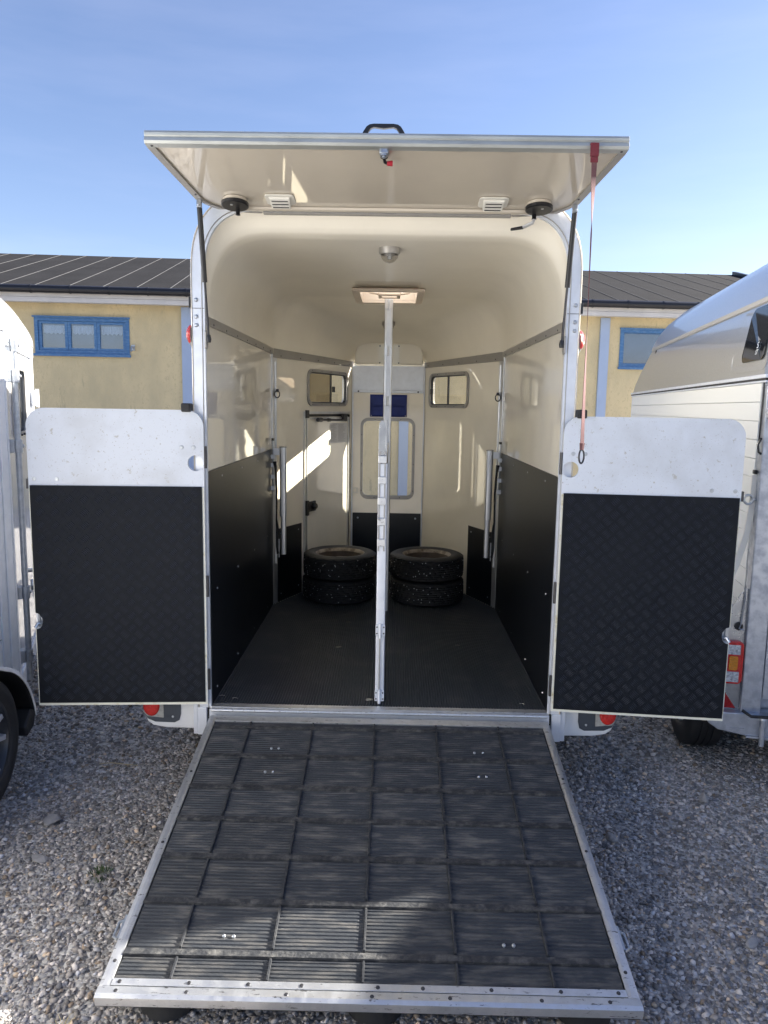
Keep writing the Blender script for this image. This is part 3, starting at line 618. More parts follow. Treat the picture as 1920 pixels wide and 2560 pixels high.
af = m.build('rear_arch', 'alu_white', T, smooth=35)
for X, a, b, w in ((.862, .328, .361, .006), (.816, .266, .294, .004)):      # raised edge beads of the profile
    lp = archloop(X, 2.40, a, b, FZ); m = MB(); m.tube([(x, -.001, z) for x, z in lp], w*.6, 6); m.build('bead', 'rail_grey' if X < .85 else 'lid_cream', af, smooth=60)
for s in (-1, 1):
    for zz in (2.298, 2.225, 2.188):
        m = MB(); m.lathe([(.009, 0), (.009, .003), (.006, .006), (.0005, .0065)], (s*.842, -.0008, zz), (0, -1, 0), 12); m.build('bolt', 'zinc', af, smooth=30)
    m = MB(); m.box(*sorted((s*.806, s*.864)), -.0025, -.0005, 2.2605, 2.2625); m.build('joint', 'dark_metal', af)
    m = MB(); m.box(*sorted((s*.867, s*.875)), -.004, .03, 2.262, 2.31); m.build('clip', 'black_plastic', af, bevel=.002)
    # strut plate on the inner edge of the post, clearance lamp outside
    m = MB(); m.prism(rrect(2.085, 2.165, .0, .035, .008, 4), (s*-.008, 0, 0), o=(s*.8035, -.016, 0), ux=(0, 0, 1), uy=(0, 1, 0)); m.build('strut_plate', 'rail_grey', af, bevel=.001)
    m = MB(); P = []
    for i in range(9):
        t = math.pi*i/8; P.append((.020*math.sin(t)**.7 if 0 < i < 8 else .0005, -.048*math.cos(t)))
    m = MB(); m.lathe([(max(.0006, .050*math.sin(math.pi*i/12)), -.055*math.cos(math.pi*i/12)) for i in range(13)], (s*.866, .036, 2.145), (0, 0, 1), 20)
    for v in m.v: v.x = s*(.866+(abs(v.x)-.866)*.42) if abs(v.x) > .866 else s*.866
    ml = m.build('marker_lamp', 'rail_grey', T, smooth=40)
    m = MB(); m.lathe([(max(.0006, .040*math.sin(math.pi*i/12)), -.045*math.cos(math.pi*i/12)) for i in range(13)], (s*.868, .022, 2.148), (0, 0, 1), 20)
    for v in m.v: v.x = s*(.868+(abs(v.x)-.868)*.65) if abs(v.x) > .868 else s*.868
    m.build('lens', 'red_lens', ml, smooth=50)
    # lower end of the corner post and rubber door stop
    m = MB(); m.box(*sorted((s*.826, s*.870)), -.004, .05, .262, FZ-.0005); m.box(*sorted((s*.8705, s*.892)), .004, .05, .262, FZ+.1); m.build('post_foot', 'alu_white', T, bevel=.003)
    m = MB(); m.box(*sorted((s*.864, s*.904)), -.062, -.0005, 1.803, 1.842); m.build('door_stop', 'rubber', T, bevel=.006)
    # mudguard with rear lamp
    sec = [(.8925, .60), (.8925, .268), (1.04, .270), (1.10, .280), (1.128, .300), (1.145, .345), (1.152, .40), (1.152, .60)]
    sec = [(s*x, z) for x, z in sec]
    m = MB(); m.prism(sec, (0, .36, 0), o=(0, .05, 0)); mg = m.build('mudguard', 'white_grp', T, bevel=.008)
    m = MB(); m.prism([(s*x, z) for x, z in ((.8925, .601), (1.152, .601), (1.152, .70), (.8925, .70))], (0, 1.9, 0), o=(0, .05, 0)); m.build('mudguard_top', 'white_grp', mg, bevel=.02)
    ins = [(s*x, z) for x, z in ((.962, .59), (.964, .345), (.972, .312), (.995, .300), (1.09, .302), (1.128, .318), (1.140, .345), (1.144, .59))]
    m = MB(); m.prism(ins, (0, -.006, 0), o=(0, .0495, 0)); m.build('lamp_panel', 'grey_plastic', mg, bevel=.003)
    m = MB(); m.prism([(s*x, z) for x, z in ((1.046, .325), (1.128, .332), (1.143, .352), (1.146, .50), (1.046, .50))], (0, -.005, 0), o=(0, .043, 0)); lm = m.build('lamp_housing', 'clear_grey', mg, bevel=.004)
    m = MB(); m.lathe([(.0405*math.cos(t), .016*math.sin(t)) for t in np.linspace(0, math.pi/2-.02, 8)], (s*1.105, .0375, .388), (0, -1, 0), 28)
    for v in m.v: v.z = .388+(v.z-.388)*1.32
    m.build('lens', 'red_lens', lm, smooth=60)
    m = MB(); m.lathe([(.006, 0), (.005, .003), (.0005, .004)], (s*1.003, .0433, .330), (0, -1, 0), 10); m.build('screw', 'stud', mg)
# tyres of the horse trailer
def tyre_prof(r, w, rim):
    h = w/2
    return [(rim-.005, -h*.70), (rim+.004, -h*.86), (rim+.030, -h*.98), ((r+rim)/2+.01, -h), (r-.030, -h*.95), (r-.010, -h*.84), (r-.001, -h*.66), (r, -h*.36), (r-.006, -h*.34), (r-.006, -h*.28), (r, -h*.26),
            (r, -h*.06), (r-.006, -h*.04), (r-.006, h*.04), (r, h*.06), (r, h*.26), (r-.006, h*.28), (r-.006, h*.34), (r, h*.36), (r-.001, h*.66), (r-.010, h*.84), (r-.030, h*.95), ((r+rim)/2+.01, h), (rim+.030, h*.98), (rim+.004, h*.86), (rim-.005, h*.70)]
for s in (-1, 1):
    for yy in (.80, 1.52):
        m = MB(); m.lathe(tyre_prof(.315, .175, .19), (s*1.015, yy, .315), (s, 0, 0), 48); wt = m.build('wheel', 'rubber', T, smooth=50)
        m = MB(); m.lathe([(.186, .06), (.186, .02), (.16, .0), (.06, .02), (.05, .05), (.0005, .055)], (s*1.015, yy, .315), (s, 0, 0), 32); m.build('rim', 'zinc', wt, smooth=40)
# rear doors
TRD = None
def tread_mesh(w0, w1, z0, z1):
    """five bar tread pattern: low lens shaped bars in alternating groups"""
    m = MB(); px = .0655; pz = .0600; L_ = .021; gap = .0078; hw = .0028; hh = .0020
    ni = int((w1-w0)/px*2)+3; nj = int((z1-z0)/pz*2)+3
    for i in range(-1, ni):
        for j in range(-1, nj):
            if (i+j) % 2: continue
            cx = w0+i*px/2; cz = z0+j*pz/2
            a = R(45) if i % 2 == 0 else R(-45)
            ca, sa = math.cos(a), math.sin(a)
            for k in range(-2, 3):
                off = k*gap; ox, oz = cx-sa*off, cz+ca*off; Lk = L_*(1-.05*abs(k))
                if not (w0+.004 < ox-abs(ca)*Lk and ox+abs(ca)*Lk < w1-.004 and z0+.004 < oz-abs(sa)*Lk and oz+abs(sa)*Lk < z1-.004): continue
                b = [m.pt((ox-ca*Lk, 0, oz-sa*Lk)), m.pt((ox-sa*hw, 0, oz+ca*hw)), m.pt((ox+ca*Lk, 0, oz+sa*Lk)), m.pt((ox+sa*hw, 0, oz-ca*hw))]
                t0 = m.pt((ox-ca*Lk*.6, -hh, oz-sa*Lk*.6)); t1 = m.pt((ox+ca*Lk*.6, -hh, oz+sa*Lk*.6))
                m.f += [[b[0], b[1], t0], [b[1], t1, t0], [b[1], b[2], t1], [b[2], b[3], t1], [b[3], t0, t1], [b[3], b[0], t0]]
    return m
for s, ang_, z_out in ((-1, .070, 0), (1, .099, 0)):
    X = Matrix.Translation((s*.812, -.030, 0)) @ Matrix.Rotation(-ang_*s, 4, 'Z') @ Matrix.Diagonal((s, 1, 1, 1))
    DW = .781; MW = .774; zb, zt = .428, 1.812
    nz_, rz_ = .837, .036
    # outline: hinge edge at 0, free edge at DW, hand notch in the free edge
    out = [(0, zb), (DW, zb), (DW, nz_-rz_)] + [(DW-rz_*math.cos(t), nz_+rz_*math.sin(t)) for t in np.linspace(-math.pi/2, math.pi/2, 13)][1:-1] + [(DW, nz_+rz_)]
    out += [(DW-.08+.08*math.cos(t), zt-.08+.08*math.sin(t)) for t in np.linspace(0, math.pi/2, 9)] + [(.075-.075*math.sin(t), zt-.075+.075*math.cos(t)) for t in np.linspace(0, math.pi/2, 9)]
    m = MB(X); m.prism(out, (0, .02, 0), holes=[circ(.037, 1.573, .036)]); dr = m.build('rear_door', 'door_white', T)
    m = MB(X)
    for a, b in (((0.001, zb+.001, .0105, 1.47)), ((0.001, zb+.001, DW-.001, zb+.0150))) and [((.001, zb+.001), (.010, 1.462)), ((.010, zb+.001), (DW-.001, zb+.0145)), ((DW-.0065, zb+.0145), (DW-.001, nz_-rz_-.004)), ((DW-.0065, nz_+rz_+.004), (DW-.001, 1.45))]:
        m.box(a[0], b[0], -.0025, -.0005, a[1], b[1])
    m.build('edge_trim', 'door_edge', dr)
    mo = [(.0105, .443), (MW, .443), (MW, nz_-rz_-.003)] + [(MW-(rz_-.006)*math.cos(t), nz_+(rz_+.003)*math.sin(t)) for t in np.linspace(-math.pi/2, math.pi/2, 13)][1:-1] + [(MW, nz_+rz_+.003), (MW, 1.466), (.0105, 1.466)]
    m = MB(X); m.prism(mo, (0, -.006, 0), o=(0, -.0028, 0)); mt = m.build('rubber_mat', 'tread_rubber', dr)
    tm = tread_mesh(.0125, MW-.002, .445, 1.464)
    m = MB(X)
    for v in tm.v: m.pt((v.x, v.y-.0089, v.z))
    m.f = tm.f; tp = m.build('tread_pattern', 'tread_bar', dr); tp['kind'] = 'stuff'
    for uu, zz in ((.045, 1.645), (.098, 1.645), (.655, 1.495), (.755, 1.495)):
        m = MB(X); m.lathe([(.0095, 0), (.0085, .0015), (.005, .0016), (.005, .003), (.0005, .0035)], (uu, -.0005, zz), (0, -1, 0), 14); m.build('screw', 'zinc', dr, smooth=30)
    for zz in (1.60, 1.0, .55):
        m = MB(X); m.tube([(-.006, .006, zz-.05), (-.006, .006, zz+.05)], .007, 8); m.build('hinge', 'dark_metal', dr, smooth=40)
    m = MB(X); m.box(DW+.0005, DW+.012, .0, .022, 1.45, 1.495); m.build('keeper', 'dark_metal', dr, bevel=.002)
    m = MB(X); m.prism(rrect(DW-.05, DW+.004, nz_-.055, nz_+.055, .01, 3), (0, .004, 0), o=(0, .024, 0)); m.tube([(DW-.03, .020, nz_-.02), (DW-.012, -.005, nz_-.012), (DW-.004, -.012, nz_-.03)], .008, 8); m.tube([(DW-.01, .02, nz_-.05), (DW-.01, .02, nz_+.07)], .006, 8)
    m.build('latch', 'zinc', dr, smooth=40)
# ramp
RS = V((0, -1.44, .111-.372)).normalized(); RNm = V((0, RS.z, -RS.y)); RNm = V((0, -(-RS.z), 0)) if False else V((0, RS.z*1.0, -RS.y)); 
if RNm.z < 0: RNm = -RNm
RO = V((0, -.030, .372)); RL = (1.459-.030)/(-RS.y)
RX = Matrix(((1, RS.x, RNm.x, RO.x), (0, RS.y, RNm.y, RO.y), (0, RS.z, RNm.z, RO.z), (0, 0, 0, 1)))   # x, s, n
def sy(y): return (-.030-y)/(-RS.y)
HW = .800; e0 = sy(-1.396); e1 = sy(-1.420)
m = MB(RX); m.box(-HW+.002, HW-.002, .0, RL-.003, -.036, -.006); rmp = m.build('ramp', 'black_ply', T)
for s in (-1, 1):
    m = MB(RX); m.prism([(s*(HW-.031), -.004), (s*HW, -.004), (s*HW, -.034), (s*(HW+.003), -.034), (s*(HW+.003), .001), (s*(HW-.010), .004), (s*(HW-.020), .004), (s*(HW-.031), .002)], (0, e1+.001, 0), o=(0, 0, 0), ux=(1, 0, 0), uy=(0, 0, 1)); sr_ = m.build('side_rail', 'alu_worn', rmp, bevel=.001)
    for k, ss_ in enumerate((.42, .83, 1.33)):
        m = MB(RX); m.lathe([(.006, 0), (.005, .002), (.0005, .003)], (s*(HW-.016), ss_, .0042), (0, 0, 1), 10); m.build('screw', 'dark_metal', rmp)
    m = MB(RX); m.box(*sorted((s*(HW+.0035), s*(HW+.012))), 1.15, 1.24, -.03, -.005); m.tube([(s*(HW+.012), 1.16, -.018), (s*(HW+.028), 1.17, -.018), (s*(HW+.028), 1.225, -.018), (s*(HW+.012), 1.235, -.018)], .005, 6); m.build('side_catch', 'zinc', rmp, smooth=40)
m = MB(RX); m.box(-HW+.032, HW-.032, e0, e1-.001, -.004, .0045); ep = m.build('edge_plate', 'alu_worn', rmp, bevel=.001)
for k in range(9):
    m = MB(RX); m.lathe([(.0065, 0), (.0055, .002), (.0005, .003)], (-.745+k*.186+random.uniform(-.03, .03)*(0 < k < 8), (e0+e1)/2, .0047), (0, 0, 1), 10); m.build('screw', 'dark_metal', ep)
m = MB(RX); m.prism([(e1+.0015, -.004), (e1+.0015, .003), (RL-.012, .006), (RL, .001), (RL, -.030), (RL-.004, -.034), (RL-.02, -.034)], (2*HW+.006, 0, 0), o=(-HW-.003, 0, 0), ux=(0, 1, 0), uy=(0, 0, 1)); lp_ = m.build('lip', 'alu_worn', rmp, bevel=.001)
for k in range(7):
    m = MB(RX); m.lathe([(.0065, 0), (.0055, .002), (.0005, .003)], (-.745+k*.245+random.uniform(-.04, .04), e1+.018, .0048), (0, 0, 1), 10); m.build('screw', 'dark_metal', lp_)
for xx in (-.62, .02, .66):
    m = MB(); q = RX @ V((xx, RL-.13, -.036)); m.lathe([(.075, q.z-.001), (.085, .035), (.09, .0), (.0005, .0)], (xx, q.y, 0), (0, 0, 1), 24); m.build('foot', 'rubber', rmp, smooth=40)
RX_ = [-.769+.001, -.597, -.306, -.018, .269, .559, .769-.001]
bands = [(-.100, -.128), (-.309, -.340), (-.511, -.541), (-.697, -.725), (-.889, -.917), (-1.090, -1.118), (-1.287, -1.316)]
rows = [(-.076, -.100)]+[(bands[i][1], bands[i+1][0]) for i in range(6)]+[(-1.316, -1.396)]
for ya, yb in rows:
    s0, s1 = sy(ya)+.001, sy(yb)-.001; n = max(2, round((s1-s0)/.0142)); p = (s1-s0)/n
    for k in range(6):
        a, b = RX_[k]+.0042, RX_[k+1]-.0042; m = MB(RX); base = -.0045+random.uniform(-.0006, .0006)
        pr = [(s0, -.0058)]
        for i in range(n):
            t = s0+i*p; pr += [(t+p*.02, base), (t+p*.14, base+.0030), (t+p*.62, base+.0034), (t+p*.80, base+.0004)]
        pr.append((s1, -.0058))
        A = [m.pt((a, t, z)) for t, z in pr]; Bq = [m.pt((b, t, z)) for t, z in pr]
        for i in range(len(pr)-1): m.f.append([A[i], Bq[i], Bq[i+1], A[i+1]])
        m.f.append(A[::-1]); m.f.append(Bq)
        m.build('rubber_tile', 'ramp_rubber', rmp)
    for x in RX_[1:-1]:
        m = MB(RX); m.hexa([(x-.004, s0, -.0058), (x+.004, s0, -.0058), (x+.004, s1, -.0058), (x-.004, s1, -.0058), (x-.0028, s0+.004, .0065), (x+.0028, s0+.004, .0065), (x+.0028, s1-.002, .0065), (x-.0028, s1-.002, .0065)]); m.build('ridge', 'ramp_ridge', rmp)
for ya, yb in bands:
    s0, s1 = sy(ya), sy(yb)
    m = MB(RX); m.hexa([(-.768, s0, -.0058), (.768, s0, -.0058), (.768, s1, -.0058), (-.768, s1, -.0058), (-.768, s0+.003, .0015), (.768, s0+.003, .0015), (.768, s1-.001, .0060), (-.768, s1-.001, .0060)]); m.build('cleat', 'ramp_band', rmp)
def rp_px(px, py):   # a pixel of the photograph on the ramp plane -> ramp x, s
    dv = fw+(px-960)/FPX*r2-(py-1280)/FPX*u2; t = (RO-CAMP).dot(RNm)/dv.dot(RNm); q = CAMP+dv*t; return q.x, (q-RO).dot(RS)
for px, py in ((662.7, 1929.5), (682.4, 1929.5), (559.6, 2339.5), (583.9, 2340.9), (678.7, 1870.9), (697, 1870.9), (1186, 1882), (1207, 1882), (1197, 1942), (1216, 1942), (1259.6, 2363.3), (1284, 2363.8)):
    x, s_ = rp_px(px, py); m = MB(RX); m.lathe([(.0062, -.004), (.0062, .001), (.0045, .004), (.0005, .005)], (x, s_, 0), (0, 0, 1), 12); m.build('bolt', 'galv_plate', rmp, smooth=50)
# threshold and piano hinge
m = MB(); m.box(-.812, .806, .0, .046, .392, .4035); m.build('threshold', 'alu_worn', T, bevel=.002)
m = MB(); m.box(-.815, .815, .0008, .06, .262, .391); m.build('rear_cross_member', 'alu_white', T, bevel=.002)
m = MB(RX); m.box(-HW+.032, HW-.020, .004, .047, -.004, .0045); m.build('hinge_leaf', 'alu_worn', rmp, bevel=.001)
for k in range(31):
    x0 = -.800+k*.0517; m = MB(); m.tube([(x0+.001, -.014, .393), (x0+.0507, -.014, .393)], .0085, 10); m.build('hinge_knuckle', 'alu_worn', rmp, smooth=40)
m = MB(); m.box(-.805, .805, -.010, -.0005, .386, .4015); m.build('hinge_rail', 'aluminium', T, bevel=.002)
# top hatch
LS = -.14
LD = V((0, -1, .14)).normalized(); LN = V((0, .14, 1)).normalized(); LO = V((0, .045, 2.684))
LX = Matrix(((1, LD.x, LN.x, LO.x), (0, LD.y, LN.y, LO.y), (0, LD.z, LN.z, LO.z), (0, 0, 0, 1)))   # x, s from hinge, n up
def ls(y): return (.045-y)/(-LD.y)
half = [(.56, ls(.045)), (.604, ls(.043)), (.645, ls(.037)), (.683, ls(.029)), (.712, ls(.017)), (.738, ls(.0)), (.762, ls(-.025)), (.782, ls(-.05)), (.803, ls(-.092)), (.863, ls(-.573))]
full = [(-x, s_) for x, s_ in reversed(half)]+half
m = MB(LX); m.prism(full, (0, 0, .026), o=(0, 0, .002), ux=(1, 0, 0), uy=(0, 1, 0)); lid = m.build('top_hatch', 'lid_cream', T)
m = MB(LX); m.prism(full, (0, 0, .004), o=(0, 0, .0285), ux=(1, 0, 0), uy=(0, 1, 0)); m.build('outer_skin', 'white_grp', lid)
sF = ls(-.573)
m = MB(LX); m.prism([(sF-.026, -.006), (sF-.026, -.0002), (sF+.001, -.0002), (sF+.001, .038), (sF+.012, .038), (sF+.014, .030), (sF+.012, .022), (sF+.008, .018), (sF+.012, .013), (sF+.013, .002), (sF+.006, -.006)], (1.738, 0, 0), o=(-.869, 0, 0), ux=(0, 1, 0), uy=(0, 0, 1)); m.build('edge_profile', 'alu_trim', lid, bevel=.0008)
for s in (-1, 1):
    m = MB(LX); p0 = V((s*.803, ls(-.092), 0)); p1 = V((s*.863, sF-.026, 0)); q = (p1-p0).normalized(); pn = V((q.y, -q.x, 0))*s
    m.hexa([p0-pn*.022+V((0, 0, -.006)), p1-pn*.022+V((0, 0, -.006)), p1+pn*.007+V((0, 0, -.006)), p0+pn*.007+V((0, 0, -.006)), p0-pn*.022+V((0, 0, -.0002)), p1-pn*.022+V((0, 0, -.0002)), p1+pn*.007+V((0, 0, .034)), p0+pn*.007+V((0, 0, .034))]); m.build('side_profile', 'rail_grey', lid, bevel=.001)
    m = MB(LX); cv = [(x, s_) for x, s_ in half if x < .81]
    inner = [(x-.012, s_+.014) for x, s_ in cv]
    pr = [(s*x, y) for x, y in cv]+[(s*x, y) for x, y in reversed(inner)]
    m.prism(pr, (0, 0, -.008), o=(0, 0, .0018), ux=(1, 0, 0), uy=(0, 1, 0)); m.build('curved_profile', 'rail_grey', lid)
    for ss_ in (sF-.012, ls(-.15)):
        m = MB(LX); m.lathe([(.005, 0), (.004, -.002), (.0005, -.003)], (s*(.848 if ss_ > .4 else .797), ss_, -.0062), (0, 0, 1), 8); m.build('screw', 'dark_metal', lid)
m = MB(LX); m.box(-.545, .545, .001, .022, -.012, .0015); m.build('hinge_profile', 'rail_grey', lid, bevel=.002)
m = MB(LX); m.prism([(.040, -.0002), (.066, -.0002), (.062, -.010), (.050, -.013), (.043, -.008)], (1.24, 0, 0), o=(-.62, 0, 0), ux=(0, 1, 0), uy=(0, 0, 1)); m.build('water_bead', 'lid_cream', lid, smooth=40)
for s in (-1, 1):
    x0 = s*.645; m = MB(LX); m.lathe([(.052, 0), (.052, -.014), (.0005, -.0141)], (x0, ls(-.088), -.0002), (0, 0, 1), 28); vb = m.build('vent_boss', 'lid_cream', lid, smooth=40)
    m = MB(LX); m.lathe([(.0005, -.0143), (.058, -.0143), (.058, -.027), (.054, -.030), (.0005, -.030)], (x0, ls(-.088), 0), (0, 0, 1), 32); m.build('disc', 'black_plastic', vb, smooth=30)
    m = MB(LX); m.lathe([(.006, -.0302), (.006, -.032), (.0005, -.0325)], (x0+.01*s, ls(-.11), 0), (0, 0, 1), 12); m.build('rivet', 'stud', vb)
    m = MB(LX); m.lathe([(.009, -.0302), (.009, -.045), (.011, -.048), (.0005, -.050)], (x0-s*.004 if s < 0 else x0-.012, ls(-.045), 0), (0, 0, 1), 12); m.build('stem', 'black_plastic', vb, smooth=40)
    c = s*.450; m = MB(LX); m.prism(rrect(c-.062, c+.062, ls(-.052), ls(-.152), .02, 4), (0, 0, -.006), o=(0, 0, -.0002), ux=(1, 0, 0), uy=(0, 1, 0)); vt = m.build('louvre_vent', 'white_plastic', lid, bevel=.002)
    m = MB(LX); m.hexa([(c-.042, ls(-.06), -.0062), (c+.042, ls(-.06), -.0062), (c+.046, ls(-.14), -.0062), (c-.046, ls(-.14), -.0062), (c-.040, ls(-.064), -.028), (c+.040, ls(-.064), -.028), (c+.044, ls(-.135), -.016), (c-.044, ls(-.135), -.016)]); m.build('hood', 'white_plastic', vt, bevel=.004)
    for k in range(3):
        t = .072+k*.022; m = MB(LX); nb = -.0275+.0125*(t-.064)/.071; m.box(c-.034, c+.034, ls(-t)-.0, ls(-t)+.007, nb-.0012, nb+.002); m.build('slot', 'dark_metal', vt)
m = MB(LX); m.tube([(.633, ls(-.045), -.045), (.63, ls(-.03), -.058), (.595, ls(.0), -.066)], .0075, 8); lv = m.build('lever', 'stud', lid, smooth=40)
m = MB(LX); m.hexa([(.595, ls(-.006), -.060), (.600, ls(.012), -.060), (.542, ls(.020), -.068), (.540, ls(.004), -.068), (.593, ls(-.006), -.072), (.600, ls(.012), -.072), (.542, ls(.020), -.078), (.540, ls(.004), -.078)]); m.build('lever_tip', 'black_plastic', lv, bevel=.004)
# centre latch with red knob
cx = -.007
m = MB(LX); m.prism(rrect(cx-.017, cx+.017, sF-.034, sF-.004, .010, 4), (0, 0, -.018), o=(0, 0, -.0065), ux=(1, 0, 0), uy=(0, 1, 0)); lt = m.build('latch', 'zinc', lid, bevel=.002)
m = MB(LX); m.lathe([(.0135, -.0246), (.0135, -.030), (.006, -.031), (.006, -.036), (.0005, -.037)], (cx, sF-.02, 0), (0, 0, 1), 16); m.build('nut', 'zinc', lt, smooth=30)
m = MB(LX); m.prism(rrect(cx-.014, cx+.014, sF-.075, sF-.0345, .012, 4), (0, 0, -.014), o=(0, 0, -.0005), ux=(1, 0, 0), uy=(0, 1, 0), holes=[circ(cx, sF-.052, .006, 10)]); m.build('plate', 'dark_metal', lt)
m = MB(LX); m.tube([(cx, sF-.068, -.012), (cx+.002, sF-.085, -.020), (cx+.012, sF-.092, -.022)], .006, 8); m.build('lever_arm', 'black_plastic', lt, smooth=40)
m = MB(LX); m.lathe([(.0068, 0), (.008, .001), (.0105, .018), (.0098, .021), (.0005, .0215)], (cx+.011, sF-.092, -.022), (1, 0, 0), 16); m.build('knob', 'red_plastic', lt, smooth=40)
# grab handle above the free edge
hp_ = [(-.091, 0), (-.082, .018), (-.071, .034), (-.060, .041), (-.045, .0435), (.027, .0435), (.042, .041), (.053, .034), (.064, .018), (.073, 0)]
hi_ = [(.050, 0), (.046, .015), (.038, .026), (.027, .031), (.012, .029), (-.009, .0265), (-.030, .029), (-.045, .031), (-.056, .026), (-.064, .015), (-.068, 0)]
m = MB(); m.prism(hp_+hi_, (0, .016, 0), o=(0, -.560, 2.806)); m.build('grab_handle', 'black_plastic', lid, bevel=.004)
# gas struts
for s in (-1, 1):
    a = V((s*.797, -.092, 2.672)); b = V((s*.786, -.008, 2.126)); mi_ = a.lerp(b, .56)
    m = MB(); m.tube([a, mi_], .0115, 12); gs = m.build('gas_strut', 'black_plastic', T, smooth=40)
    m = MB(); m.tube([mi_, b], .0055, 8); m.build('rod', 'dark_metal', gs, smooth=40)
    m = MB(); m.tube([b+V((0, 0, .02)), b, b-V((0, 0, .014))], [.008, .012, .009], 10); m.tube([b, b+V((s*.016, 0, 0))], .006, 8); m.build('ball_end', 'black_plastic', gs, smooth=40)
    m = MB(LX); m.box(*sorted((s*.786, s*.806)), ls(-.085), ls(-.105), -.040, -.0062); m.lathe([(.006, -.006), (.006, .006), (.0005, .007)], (s*.796, ls(-.107), -.032), (0, 1, 0), 10, cap=True); m.build('bracket', 'zinc', gs, bevel=.002)
# centre partition: front post, rear post, panel seen edge-on
m = MB(); m.prism(rrect(-.026, .030, -.02, .02, .006, 3), (0, 0, 2.556-FZ), o=(0, 1.77, FZ+.006), ux=(1, 0, 0), uy=(0, 1, 0)); fp = m.build('front_post', 'aluminium', T, smooth=40)
m = MB(); m.box(-.012, .016, 1.7445, 1.7495, FZ+.1, 2.54); m.build('post_channel', 'alu_white', fp, bevel=.001)
for zz in (2.52, 2.215, 1.88):
    m = MB(); m.box(-.024, .028, 1.7385, 1.744, zz-.03, zz+.03); hb = m.build('hinge_block', 'aluminium', fp, bevel=.001)
    m = MB(); m.tube([(.002, 1.736, zz-.035), (.002, 1.736, zz+.03)], .008, 8)
    m.build('hinge_pin', 'alu_white', hb, smooth=40)
m = MB(); m.prism(rrect(-.0225, .0215, .088, .130, .006, 3), (0, 0, 1.575-.436), o=(0, 0, .436), ux=(1, 0, 0), uy=(0, 1, 0)); rpst = m.build('rear_post', 'alu_white', T, smooth=40)
m = MB(); m.prism([(-.023, 1.576), (.010, 1.576), (.010, 1.742), (.006, 1.765), (-.004, 1.778), (-.010, 1.778), (-.019, 1.765), (-.022, 1.742)], (0, .004, 0), o=(0, .096, 0)); m.prism([(.0102, 1.576), (.018, 1.576), (.018, 1.78), (.012, 1.78), (.0102, 1.76)], (0, .04, 0), o=(0, .096, 0)); m.build('top_flange', 'galv_plate', rpst, bevel=.001)
for x0 in (-.019, .007):
    m = MB(); m.box(x0, x0+.006, .0825, .0875, 1.16, 1.635); m.build('slide_rail', 'rail_grey', rpst)
for zz in (1.597, 1.499, 1.400, 1.302, 1.202):
    m = MB(); m.box(-.0225, .0165, .078, .0822, zz-.018, zz+.017); m.build('clamp_plate', 'alu_worn', rpst, bevel=.002)
for z0, z1 in ((.745, .80), (.415, .47)):
    m = MB(); m.box(-.0235, .0225, .079, .0872, z0, z1); hb = m.build('hinge_block', 'alu_white', rpst, bevel=.002)
    m = MB(); m.tube([(-.001, .075, z0-.01), (-.001, .075, z1+.006)], .0075, 8); m.build('hinge_pin', 'alu_white', hb, smooth=40)
    for xx in (-.017, .016):
        for zz in (z0+.012, z1-.012): m = MB(); m.lathe([(.004, 0), (.003, .002), (.0005, .0025)], (xx, .0788, zz), (0, -1, 0), 8); m.build('rivet', 'dark_metal', hb)
m = MB(); m.box(-.005, .0, .080, .0872, .475, .74); m.build('slot', 'rail_grey', rpst)
m = MB(); m.tube([(-.001, .10, .402), (-.001, .10, .44)], .012, 10); m.build('foot_pin', 'zinc', rpst, smooth=40)
m = MB(); m.box(-.012, .012, .1305, 1.7495, .72, 1.56); pn_ = m.build('partition_panel', 'black_ply', T)
for z0, z1 in ((1.5605, 1.60), (.68, .7195)):
    m = MB(); m.box(-.016, .016, .1305, 1.7495, z0, z1); m.build('partition_rail', 'aluminium', pn_, bevel=.002)

# ------------------------------------------------------------------ pull strap hanging from the hatch
m = MB(); n = 44; za, zb_ = 2.775, 1.70; yk = -.594
def strap_frame(t):
    z = za+(zb_-za)*t; x = .7435+.010*t
    if t < .06: a = 0.
    elif t < .28: a = (t-.06)/.22*R(88)
    elif t < .62: a = R(88)-(t-.28)/.34*R(14)
    else: a = R(74)-(t-.62)/.38*R(44)
    return V((x, yk, z)), V((math.cos(a), math.sin(a), 0))
rw = []
for i in range(n+1):
    c, w_ = strap_frame(i/n); hw_ = .0095; th = w_.cross(V((0, 0, 1)))*.0009
    rw.append([m.pt(c-w_*hw_-th), m.pt(c+w_*hw_-th), m.pt(c+w_*hw_+th), m.pt(c-w_*hw_+th)])
for A, Bq in zip(rw, rw[1:]):
    for k in range(4): m.f.append([A[k], A[(k+1) % 4], Bq[(k+1) % 4], Bq[k]])
m.f.append(rw[0][::-1]); m.f.append(rw[-1])
ST = thing('pull_strap', 'faded red fabric pull strap with metal ring hanging from the raised hatch', 'strap', (.748, yk, 1.62))
m.build('webbing', 'strap_fabric', ST, smooth=60)
m = MB(); m.box(.7285, .7585, yk-.004, yk+.004, 2.735, 2.782); m.box(.7285, .7585, yk+.0, -.572, 2.776, 2.783); m.box(.730, .757, yk-.003, yk+.003, 2.715, 2.7345); m.build('loop', 'red_fabric', ST, bevel=.002)
c = V((.7535, yk, 1.668)); w_ = strap_frame(1)[1]
m = MB(); m.tube([c+w_*math.cos(a)*.0125+V((0, 0, math.sin(a)*.026)) for a in np.linspace(0, 2*math.pi, 25)], .0035, 8, cap=False); m.build('ring', 'dark_metal', ST, smooth=60)
m = MB(); m.tube([c+V((0, 0, .025)), c+V((0, 0, .05))], [.008, .010], 6); m.build('stitched_end', 'strap_fabric', ST)

